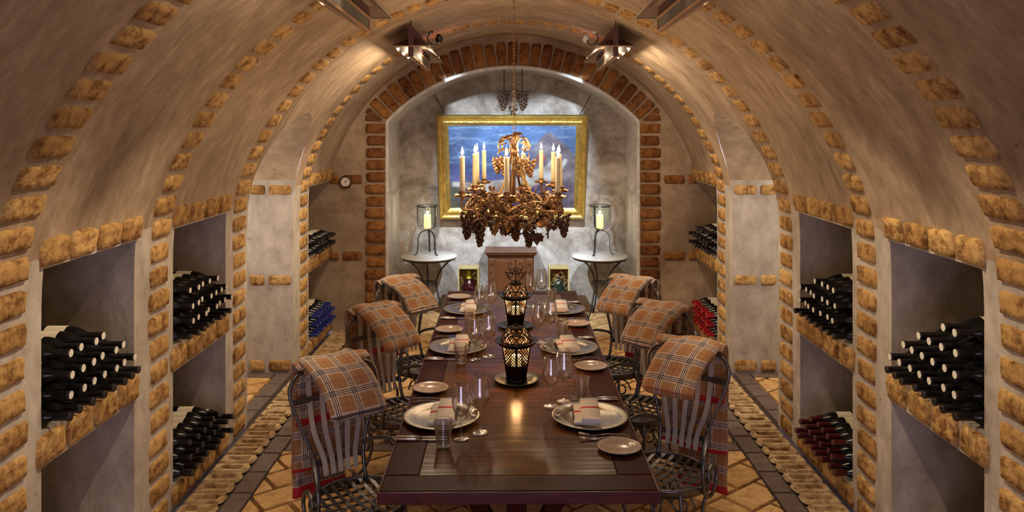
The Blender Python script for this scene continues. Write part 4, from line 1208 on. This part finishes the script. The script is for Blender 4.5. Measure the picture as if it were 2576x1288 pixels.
# ------------------------------------------------------------------ painting
def painting():
    top, bot = Vector((-.006, 8.28, 2.205)), Vector((-.006, 8.67, 1.050))
    up = (top-bot); Hh = up.length; ez = up.normalized(); ex = Vector((1, 0, 0)); n = ex.cross(ez).normalized()
    if n.y > 0: n = -n
    r = tag(empty('framed_painting', bot), 'large gilt framed painting of pale reclining figure by blue sea', 'painting')
    Wd = .815; c = Vector((0, 0, 0))
    def W(x, z, d): return ex*x+ez*z+n*d
    pf = [(0, .0), (0, .05), (.012, .066), (.03, .062), (.045, .045), (.058, .04), (.072, .052), (.086, .05), (.10, .03), (.125, .012), (.125, 0)]
    def ringp(i):  # inset i
        return [(-Wd+i, i), (Wd-i, i), (Wd-i, Hh-i), (-Wd+i, Hh-i)]
    m = MB(); rows = []
    for (i, d) in pf: rows.append([W(x, z, d) for x, z in ringp(i)])
    m.grid(rows, smooth=False, closed=True)
    # beads along the frame
    for (i, d, rb, sp) in ((.064, .048, .007, .022),):
        pts = ringp(i)
        for a, b in zip(pts, pts[1:]+pts[:1]):
            L = math.hypot(b[0]-a[0], b[1]-a[1]); k = int(L/sp)
            for q in range(k):
                t = q/k; m.sphere(W(a[0]+(b[0]-a[0])*t, a[1]+(b[1]-a[1])*t, d), rb, 1, 6)
    m.build('gilt_frame', [M_GOLD, M_GOLDD], r)
    # canvas with painted colours
    nx, nz = 150, 96; V = []; colr = []
    i0 = .118; w2 = Wd-i0; h2 = Hh-2*i0
    def mixc(a, b, t): t = max(0, min(1, t)); return tuple(a[k]*(1-t)+b[k]*t for k in range(3))
    def ss(a, b, x): t = max(0, min(1, (x-a)/(b-a))); return t*t*(3-2*t)
    def seg(px, py, ax, ay, bx, by):
        dx, dy = bx-ax, by-ay; t = max(0, min(1, ((px-ax)*dx+(py-ay)*dy)/(dx*dx+dy*dy)))
        return math.hypot(px-ax-dx*t, py-ay-dy*t), t
    for j in range(nz+1):
        for i in range(nx+1):
            u, v = i/nx, j/nz; x, y = u*1.55, v
            nn = noise.noise(Vector((u*5, v*22, 1))); n2 = noise.noise(Vector((u*9, v*9, 5))); n3 = noise.noise(Vector((u*30, v*60, 9)))
            c = mixc((.045, .06, .15), (.075, .135, .28), ss(.3, .95, v)+.35*nn)
            c = mixc(c, (.17, .25, .36), ss(.05, .5, nn+.3*n3)*.6*ss(.25, .8, v))
            c = mixc(c, (.10, .10, .24), ss(.48, .28, v)*.8)
            # headland and dark rocks
            rk = ss(.02, -.03, (v-(.95-.9*abs(u-.80)*1.4-.25*(u > .8)*(u-.8))) + .05*n2)*ss(.58, .72, u)
            c = mixc(c, mixc((.09, .075, .09), (.17, .145, .15), .5+n2), rk*.9)
            c = mixc(c, mixc((.04, .055, .03), (.10, .11, .05), .5+n2), ss(.30, .16, v+.25*u-.1+.05*n2)*ss(.9, .3, u))
            c = mixc(c, (.05, .03, .09), ss(.36, .22, v)*ss(.02, .2, .02+.22-abs(u-.5)*.3)*.8)
            # pale reclining form
            for (ax, ay, bx, by, ra, rb) in ((.06, .30, .40, .27, .03, .05), (.40, .27, .85, .30, .055, .085), (.85, .30, 1.18, .42, .085, .10), (1.18, .42, 1.30, .60, .06, .035), (1.28, .35, 1.42, .58, .035, .03), (.5, .22, .8, .20, .05, .06)):
                d, t = seg(x, y, ax, ay, bx, by); rr = ra+(rb-ra)*t
                c = mixc(c, mixc((.24, .19, .17), (.33, .33, .33), .5+n2+(y-ay)*3), ss(rr+.008, rr-.012, d))
            d = math.hypot(x-1.12, y-.60); c = mixc(c, mixc((.09, .05, .06), (.22, .08, .07), .5+n2*2), ss(.075, .05, d))
            c = mixc(c, (.45, .06, .05), ss(.024, .012, math.hypot(x-1.155, y-.63)))
            c = mixc(c, mixc(c, (.6, .6, .6), .0), 0)
            k = (1+.35*n3+.25*n2)*.85
            V.append(W(-w2+2*w2*u, i0+h2*v, .014)); colr.append(tuple(min(1, max(0, q*k)) for q in c))
    m = MB(); W1 = nx+1
    m.add(V, [[j*W1+i, j*W1+i+1, (j+1)*W1+i+1, (j+1)*W1+i] for j in range(nz) for i in range(nx)])
    o = m.build('canvas', M_CANVAS, r)
    a = o.data.color_attributes.new('paint', 'FLOAT_COLOR', 'POINT')
    for k, c in enumerate(colr): a.data[k].color = (*c, 1)
    m = MB(); m.add([W(-Wd+.02, .02, -.004), W(Wd-.02, .02, -.004), W(Wd-.02, Hh-.02, -.004), W(-Wd+.02, Hh-.02, -.004)], [[3, 2, 1, 0]]); m.build('backing_board', M_PINE, r)
    for sx in (-1, 1):
        m = MB(); m.tube([Vector((sx*.72, 8.30, 2.195))-bot, Vector((sx*.885, 8.70, 2.43))-bot], .004, 6); m.build('hanging_wire', M_DIRON, r)
painting()

# ------------------------------------------------------------------ cabinet between the side tables
cb = tag(empty('wooden_cabinet', (-.02, 8.50, 0)), 'carved brown wooden cabinet against alcove wall below painting', 'cabinet')
m = MB(); m.box((0, .0, .33), (.50, .30, .66), 0, bev=.004); m.build('body', M_CABW, cb)
m = MB()
for d, z, h in ((.50, .665, .02), (.53, .68, .016), (.555, .696, .02)): m.box((0, -.01, z), (d, .30+(d-.5), h), 0, bev=.005)
m.box((0, -.012, .713), (.57, .37, .014), 0, bev=.004); m.build('cornice', M_CABW, cb)
for sx in (-1, 1):
    m = MB(); m.box((sx*.205, -.158, .34), (.07, .018, .60), 0, bev=.004)
    for k in range(7):
        z = .10+k*.082
        m.tube([(sx*.205+.018*math.cos(t+k), -.170, z+.03*math.sin(t)) for t in [2*pi*i/12 for i in range(12)]], .006, 6, closed=True)
        m.sphere((sx*.205, -.171, z), .012, 0, 6)
    m.build('carved_pilaster', M_CABW, cb)
m = MB(); m.box((0, -.154, .36), (.31, .012, .52), 0, bev=.003); m.build('door', M_CABW, cb)

# ------------------------------------------------------------------ gift crates with big bottles
def crate(x0, x1, label, kind):
    w_, h_, d_ = x1-x0, .565, .19; y = 8.20
    r = tag(empty('wine_crate', ((x0+x1)/2, y+.095, 0)), label, 'crate', 'open wooden gift crates'); t = .012
    m = MB(); m.box((0, d_/2-t/2, h_/2), (w_-2*t-.0004, t, h_), 0)
    for sx in (-1, 1): m.box((sx*(w_/2-t/2), 0, h_/2), (t, d_, h_), 0)
    for z in (t/2, h_-t/2): m.box((0, -t/2, z), (w_-2*t-.0004, d_-t-.0004, t), 0)
    m.build('box', M_PINE, r)
    m = MB(); random.seed(int(x1*100)); n = 420 if kind else 170
    for k in range(n):
        z = random.uniform(.03, h_-.03); x = random.uniform(-w_/2+.02, w_/2-.02)
        if not kind and (abs(x) < .055): continue
        yy = random.uniform(-.075, .07); a = random.uniform(0, pi); L = random.uniform(.02, .045)
        p = Vector((x, yy, z)); d = Vector((math.cos(a), random.uniform(-.3, .3), math.sin(a)))*L*.5; q = Vector((-math.sin(a), random.uniform(-.4, .1), math.cos(a)))*L*.25
        a3 = p-d; b3 = p+d
        for s3 in (a3, b3): s3.x = max(-w_/2+.014, min(w_/2-.014, s3.x)); s3.y = min(.078, s3.y); s3.z = max(.014, min(h_-.014, s3.z))
        m.tube([a3, p+q*.5, b3], .0018, 4, caps=False)
    s = m.build('straw_filling', M_STRAW, r); s['kind'] = 'stuff'
    if not kind: s.data.materials[0] = M_STRAW
    b = empty('magnum_bottle', ((x0+x1)/2, y+.092, .013))
    if kind:
        tag(b, 'round green glass bottle bedded in straw, right of cabinet', 'bottle', 'magnum bottles')
        m = MB(); m.lathe([(0, 0), (.075, 0), (.084, .02), (.085, .28), (.082, .34), (.065, .385), (.035, .41), (.022, .43), (.02, .44)], 28); 
        for i, v in enumerate(m.v): m.v[i] = (v[0], v[1]*.9, v[2])
        m.build('glass_body', M_BOTG, b)
        m = MB(); m.lathe([(.021, .43), (.021, .50), (0, .502)], 16); 
        for i, v in enumerate(m.v): m.v[i] = (v[0], v[1]*.9, v[2])
        m.build('wax_seal', M_CAPM, b)
    else:
        tag(b, 'dark red magnum bottle with yellow seal, left of cabinet', 'bottle', 'magnum bottles')
        m = MB(); m.lathe([(0, 0), (.078, 0), (.086, .02), (.088, .30), (.080, .35), (.055, .39), (.028, .425), (.02, .45)], 28)
        for i, v in enumerate(m.v): m.v[i] = (v[0], v[1]*.9, v[2])
        m.build('glass_body', M_BOTR, b)
        m = MB(); m.lathe([(.030, .425), (.026, .47), (.022, .50), (.016, .512), (0, .515)], 18)
        for i, v in enumerate(m.v): m.v[i] = (v[0], v[1]*.9, v[2])
        m.build('wax_seal', M_YEL, b)
        rows = [[Vector((.0885*math.sin(a), -.0800*math.cos(a), z)) for a in [-.75+1.5*i/10 for i in range(11)]] for z in (.12, .29)]
        m = MB(); m.grid(rows); m.build('label', M_LABEL, b)
crate(-.585, -.366, 'open wooden crate holding red bottle, left of carved cabinet', 0)
crate(.387, .602, 'open straw-filled wooden crate holding green bottle, right of carved cabinet', 1)
random.seed(21)

# ------------------------------------------------------------------ hanging grape ornaments above the painting
def grape_cluster(mb, top, w_, h_, n, r, mi=0, seg=8):
    top = Vector(top)
    for k in range(n):
        t = (k+.5)/n; rad = w_/2*(1-t**1.5*.85); a = k*2.4
        q = math.sqrt(random.random())*.3+.7
        mb.sphere(top+Vector((rad*q*math.cos(a), rad*q*math.sin(a), -h_*t)), r*random.uniform(.85, 1.1), mi, seg)
for px, lab in ((1268, 'copper grape bunch hanging over painting, left of chain'), (1313, 'copper grape bunch hanging over painting, right of chain')):
    c = P(px, 232, 8.25); r = tag(empty('grape_ornament', c), lab, 'ornament', 'hanging grape ornaments')
    zt = arch_z(c.x)-c.z
    m = MB(); m.tube([(0, 0, zt), (0, 0, 0)], .005, 6); m.build('hanging_rod', M_DIRON, r)
    m = MB()
    for k in range(6):
        a = k*1.1+.3; m.tube(cat_rom([(0, 0, 0), (.05*math.cos(a), .03*math.sin(a), .01), (.10*math.cos(a), .05*math.sin(a), .02+.02*math.sin(a*3))], 4), .0028, 5)
    m.build('twigs', M_DIRON, r)
    m = MB(); grape_cluster(m, (-.01 if px < 1290 else .01, 0, -.02), .13, .17, 34, .016); m.build('grapes', M_COPD, r)

# ------------------------------------------------------------------ wall thermometer
r = tag(empty('wall_thermometer', (-1.697, YB-.012, 1.517)), 'small round brass thermometer on back wall beside left brick column', 'thermometer')
Mx = Matrix.Rotation(pi/2, 4, 'X')
m = MB(); m.lathe([(0, 0), (.06, 0), (.066, .008), (.062, .022), (.05, .024), (.048, .014), (0, .014)], 36, M=Mx); m.build('case', M_COPD, r)
m = MB(); m.lathe([(0, .016), (.047, .016)], 32, M=Mx)
m.build('dial', M_DIAL, r)
m = MB()
for k in range(12):
    a = 2*pi*k/12; m.strap([(.036*math.cos(a), -.0165, .036*math.sin(a)), (.044*math.cos(a), -.0165, .044*math.sin(a))], .002, .001, (math.sin(a), 0, -math.cos(a)))
m.strap([(-.01, -.018, -.012), (.022, -.018, .026)], .003, .001, (1, 0, -1)); m.lathe([(0, .020), (.006, .020), (.006, .016)], 10, M=Mx)
m.build('pointer', M_DIRON, r)

# ------------------------------------------------------------------ chandelier
CC = Vector((.0075, 4.83, 1.66))
ch = tag(empty('chandelier', CC), 'copper grapevine chandelier with ten candles hanging by chain over table', 'chandelier')
# chain
m = MB(); z = 2.055-CC.z; k = 0
ztop = CZ+R-CC.z-.01
while z < ztop-.01:
    a = pi/2*(k % 2); L = .034
    pts = []
    for i in range(12):
        t = 2*pi*i/12; u = .0065*math.cos(t); v = .0145*math.sin(t)
        pts.append((u*math.cos(a), u*math.sin(a), z+.017+v))
    m.tube(pts, .0021, 5, closed=True); z += .0225; k += 1
m.build('chain', M_COPPER, ch)
m = MB(); m.lathe([(0, .0), (.05, 0), (.045, -.02), (.012, -.035), (0, -.035)], 20, c=(0, 0, ztop)); m.build('ceiling_cup', M_COPPER, ch)
m = MB(); m.lathe([(0, .39), (.012, .385), (.016, .36), (.010, .33), (.018, .30), (.030, .285), (.030, .255), (.014, .25), (.010, .2), (.010, -.04), (0, -.04)], 16); m.build('stem', M_COPPER, ch)
for (tx, ty) in ((.125, -.28), (-.10, -.30), (-.03, .28), (.05, .30), (-.02, -.1)):
    m = MB(); m.tube([(tx*.12, ty*.05, .26), (tx*.5, ty*.5, .11), (tx, ty, -.02)], .008, 6); m.build('support_rod', M_COPPER, ch)
for k in range(6):
    a = 2*pi*k/6+.3; ca, sa = math.cos(a), math.sin(a)
    rz = [(.012, .30), (.04, .35), (.075, .355), (.10, .325), (.10, .29), (.082, .275), (.068, .29)]
    m = MB(); m.tube([(x*ca, x*sa, z) for x, _, z in cat_rom([(p, 0, q) for p, q in rz], 6)], .005, 6); m.build('top_scroll', M_COPPER, ch)
# vines around the oval ring
RA, RB = .27, .50
def ringpt(a, da=0, dz=0): return Vector(((RA+da)*math.cos(a), (RB+da)*math.sin(a), dz))
for q in range(5):
    ph = random.uniform(0, 6); am = .035; pts = []
    for i in range(60):
        a = 2*pi*i/60
        pts.append(ringpt(a, am*math.sin(5*a+ph)-.01*q, am*math.cos(5*a+ph*1.3)-.045-.006*q))
    m = MB(); m.tube(pts, .0075 if q < 2 else .005, 6, closed=True); m.build('vine_ring', M_COPPER, ch)
for k in range(48):
    a = random.uniform(0, 2*pi); p = ringpt(a, random.uniform(-.06, .02), random.uniform(-.08, .0)); pts = [p]; d = Vector((math.cos(a)*.6, math.sin(a)*.6, random.uniform(-.6, .9)))
    for i in range(14):
        ax = Vector((math.sin(k), math.cos(k*2.), math.sin(k*3.))).normalized()
        d = Matrix.Rotation(.35+.03*i, 3, ax) @ d; pts.append(pts[-1]+d*.013)
    m = MB(); m.tube(pts, .0028, 5); m.build('tendril', M_COPPER, ch)
# candle arms and cups
CAND = [(-.287, 4.36), (-.237, 4.77), (-.235, 5.06), (-.20, 5.36), (-.033, 4.29), (.068, 4.84), (.20, 5.40), (.268, 5.08), (.293, 4.68), (.25, 4.27)]
cups = None
CNAMES = ['leftmost', 'second from left', 'behind the second from left', 'third from left at back', 'front centre, before the stem', 'behind stem at centre', 'back right of stem', 'right side, rear', 'right side, slightly leaning', 'front right']
CZ0 = 1.70
for i, (x, y) in enumerate(CAND):
    lx, ly = x-CC.x, y-CC.y; lz = CZ0-CC.z
    m = MB(); a = math.atan2(ly/RB, lx/RA)
    b = ringpt(a, -.02, -.06) if i != 5 else Vector((0, 0, -.03))
    m.tube(cat_rom([b, (lx*.97+b.x*.03, ly*.97+b.y*.03, -.045), (lx, ly, lz-.03)], 5), .006, 6); m.build('candle_arm', M_COPPER, ch)
    if cups is None:
        m = MB(); m.lathe([(0, -.03), (.008, -.03), (.009, -.016), (.022, -.012), (.046, -.004), (.052, -.001), (.050, .001), (.020, -.006), (.018, -.004), (.019, .020), (.021, .022), (.0165, .022), (.0158, .0), (0, 0)], 18)
        for j, v in enumerate(m.v):
            rr = math.hypot(v[0], v[1])
            if rr > .03: an = math.atan2(v[1], v[0]); m.v[j] = (v[0], v[1], v[2]+.006*math.sin(an*6))
        cups = m.build('candle_cup', M_COPPER, ch); cups.location = (lx, ly, lz)
    else:
        c = cups.copy(); COL.objects.link(c); c.parent = ch; c.location = (lx, ly, lz); c.rotation_euler = (0, 0, i)
    lean = (.03, 0) if i == 8 else (random.uniform(-.012, .012), 0)
    if i == 8: lean = (-.05, 0)
    c, fp = candle_obj((x, y, CZ0+.0008), .0148, .218, 'lit ivory taper candle on chandelier, '+CNAMES[i], 'chandelier candles', M_WAX, .054, lean)
    lamp('chandelier_candle_light', 'POINT', fp, E_CANDLE, WARM, radius=.012)
# leaves
def make_leaf(s0=0.):
    out = []
    lob = [(0, 0), (.18, .10), (.42, .02), (.50, .30), (.86, .38), (.62, .58), (.66, .90), (.36, .84), (0, 1.25)]
    pts = lob+[(-x, y) for x, y in reversed(lob[1:-1])]
    V = [(0, .55, .06)]
    for x, y in pts: V.append((x, y-.0, -.10*(abs(x))**1.5-.05*(y-.5)**2))
    n = len(pts)
    mb = MB(); mb.add(V, [[0, 1+i, 1+(i+1) % n] for i in range(n)], smooth=False)
    for i, v in enumerate(mb.v):
        e = .10*math.sin(i*2.3+s0); mb.v[i] = (v[0]*.054, v[1]*.054, (v[2]+e)*.054)
    return mb
leaf = None
leafd = None
def place_leaf(p, rot, s, mat):
    global leaf, leafd
    if leaf is None:
        leaf = make_leaf().build('vine_leaf', M_COPPER, ch); o = leaf
        md = leaf.modifiers.new('thick', 'SOLIDIFY'); md.thickness = .0014
    elif mat and leafd is None:
        leafd = make_leaf().build('vine_leaf', M_COPD, ch); o = leafd
        md = o.modifiers.new('thick', 'SOLIDIFY'); md.thickness = .0014
    else: o = (leafd if mat else leaf).copy(); COL.objects.link(o); o.parent = ch
    o.location = p; o.rotation_euler = rot; o.scale = (s, s, s)
for k in range(84):
    a = random.uniform(0, 2*pi) if k > 30 else random.uniform(pi, 2*pi)
    zz = random.uniform(-.18, .03); p = ringpt(a, random.uniform(-.05, .045), zz)
    tilt = random.uniform(-2.4, -1.1)
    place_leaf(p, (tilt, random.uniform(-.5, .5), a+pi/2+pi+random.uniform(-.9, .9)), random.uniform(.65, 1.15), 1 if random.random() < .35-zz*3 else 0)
for k in range(14):
    a = 2*pi*k/14+random.uniform(-.2, .2); rr = random.uniform(.03, .10)
    place_leaf(Vector((rr*math.cos(a), rr*math.sin(a), random.uniform(.24, .40))), (random.uniform(-1.2, .2), 0, a-pi/2), random.uniform(.6, 1.05), 0)
fb = MB()
for k in range(150):
    a = random.uniform(0, 2*pi); zz = random.uniform(-.17, .0)
    p = ringpt(a, random.uniform(-.07, .03), zz); lf = make_leaf(k)
    Mx = Matrix.Translation(p) @ Matrix.Rotation(a-pi/2+random.uniform(-1.2, 1.2), 4, 'Z') @ Matrix.Rotation(random.uniform(-2.6, -.7), 4, 'X') @ Matrix.Scale(random.uniform(.4, .8), 4)
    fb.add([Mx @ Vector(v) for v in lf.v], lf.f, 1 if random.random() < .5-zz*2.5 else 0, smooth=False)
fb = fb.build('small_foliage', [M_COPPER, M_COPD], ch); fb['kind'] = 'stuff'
for px, py, D, w_, h_, n in ((1175, 535, 4.42, .075, .15, 34), (1207, 550, 4.50, .075, .16, 36), (1297, 548, 4.42, .08, .13, 30), (1330, 558, 4.40, .075, .14, 32), (1418, 540, 4.55, .075, .13, 30), (1265, 545, 5.3, .07, .12, 26), (1380, 535, 5.2, .07, .12, 26)):
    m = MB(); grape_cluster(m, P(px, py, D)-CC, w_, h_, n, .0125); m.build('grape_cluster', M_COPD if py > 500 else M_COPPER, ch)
for x, y, z in ((-.105, -.02, .235), (-.06, -.05, .22), (.03, -.06, .22), (.10, -.02, .215), (.06, .06, .22), (-.05, .07, .22)):
    m = MB(); grape_cluster(m, (x, y, z), .06, .10, 22, .0125); m.tube([(x, y, z), (x*.9, y*.9, z+.05)], .003, 5); m.build('grape_cluster', M_COPPER, ch)

# ------------------------------------------------------------------ wine bottles
def make_bottle(capmat, topmat):
    m = MB(); rb = .0418
    m.lathe([(0, .012), (.025, .004), (rb-.004, 0), (rb, .006), (rb, .175), (rb-.003, .195), (.030, .222), (.0175, .243), (.0150, .255)], 20)
    b = m.build('wine_bottle', M_BOT)
    m = MB(); m.lathe([(.0150, .248), (.0162, .25), (.0162, .306), (.0172, .307), (.0172, .318), (.0160, .320)], 16, 0); m.lathe([(.0160, .320), (0, .320)], 16, 1)
    c = m.build('capsule', [capmat, topmat], b)
    m = MB(); m.grid([[Vector(((rb+.0005)*math.cos(a), (rb+.0005)*math.sin(a), z)) for a in [2*pi*i/20 for i in range(21)]] for z in (.075, .165)])
    lb = m.build('label', M_LABEL, b)
    return b
BP = {}; _b = make_bottle(M_CAPK, M_CAPK); BPK = proto(_b); BP['k'] = [BPK, False]
def stack(sg, yn, rows, z0, kind, where, colr, xcap=1.775, dx=0, flip=False):
    """rows: counts; bottles lie with necks toward the room"""
    if kind not in BP:
        b = make_bottle(*{'w': (M_CAPK, M_CAPW), 'k': (M_CAPK, M_CAPK), 'm': (M_CAPM, M_CAPM), 'b': (M_CAPB, M_CAPB), 'r': (M_CAPR, M_CAPR)}[kind]); BP[kind] = [proto(b), False]
    ords = ['first', 'second', 'third', 'fourth', 'fifth', 'sixth', 'seventh', 'eighth', 'ninth', 'tenth']
    rn = {1: ['only'], 2: ['bottom', 'top'], 3: ['bottom', 'middle', 'top'], 4: ['bottom', 'second', 'third', 'top'], 5: ['bottom', 'second', 'third', 'fourth', 'top']}[len(rows)]
    d = .0845
    for ri, cnt in enumerate(rows):
        for k in range(cnt):
            b0 = BP[kind][0]
            alt = kind == 'w' and ri == 0
            if alt: b0 = BPK
            if not alt and not BP[kind][1]: o = b0; BP[kind][1] = True
            else: o = copytree(b0)
            y = yn+.0425+k*d+(.010 if ri % 2 else 0)
            xx = xcap+random.uniform(-.012, .012)
            if ri == 0 and kind == 'w' : pass
            o.location = (sg*(xx+.320), y, z0+.0422+ri*.0842)
            o.rotation_euler = (0, -sg*pi/2, 0)
            tag(o, '%s bottle, %s row, %s from the camera, %s' % (colr, rn[ri], ords[k], where), 'wine bottle', 'wine bottles in the '+where)
stack(-1, 3.035, [8, 7, 6, 4], SH1, 'w', 'left nearest niche', 'black')
stack(1, 3.035, [8, 7, 6, 4, 2], SH1, 'w', 'right nearest niche', 'black')
stack(-1, 4.20, [8, 8, 7, 5], SH1, 'w', 'left second niche upper shelf', 'black')
stack(1, 4.20, [8, 7, 7, 4], SH1, 'w', 'right second niche upper shelf', 'black')
stack(-1, 4.20, [8, 8, 6], SILL, 'k', 'left second niche lower shelf', 'black')
stack(1, 4.20, [8, 7, 5], SILL, 'm', 'right second niche lower shelf', 'burgundy-capped')
stack(1, 3.035, [6, 5, 3], SILL, 'k', 'right nearest niche lower shelf', 'black', xcap=1.90)
stack(-1, 6.98, [9, 8], SH1, 'k', 'left niche beside back wall upper shelf', 'black')
stack(1, 6.98, [9, 9, 6], SH1, 'k', 'right niche beside back wall upper shelf', 'black')
stack(-1, 6.98, [9, 9, 7], SILL, 'b', 'left niche beside back wall lower shelf', 'blue-capped')
stack(1, 6.98, [9, 9, 8], SILL, 'r', 'right niche beside back wall lower shelf', 'red-capped')
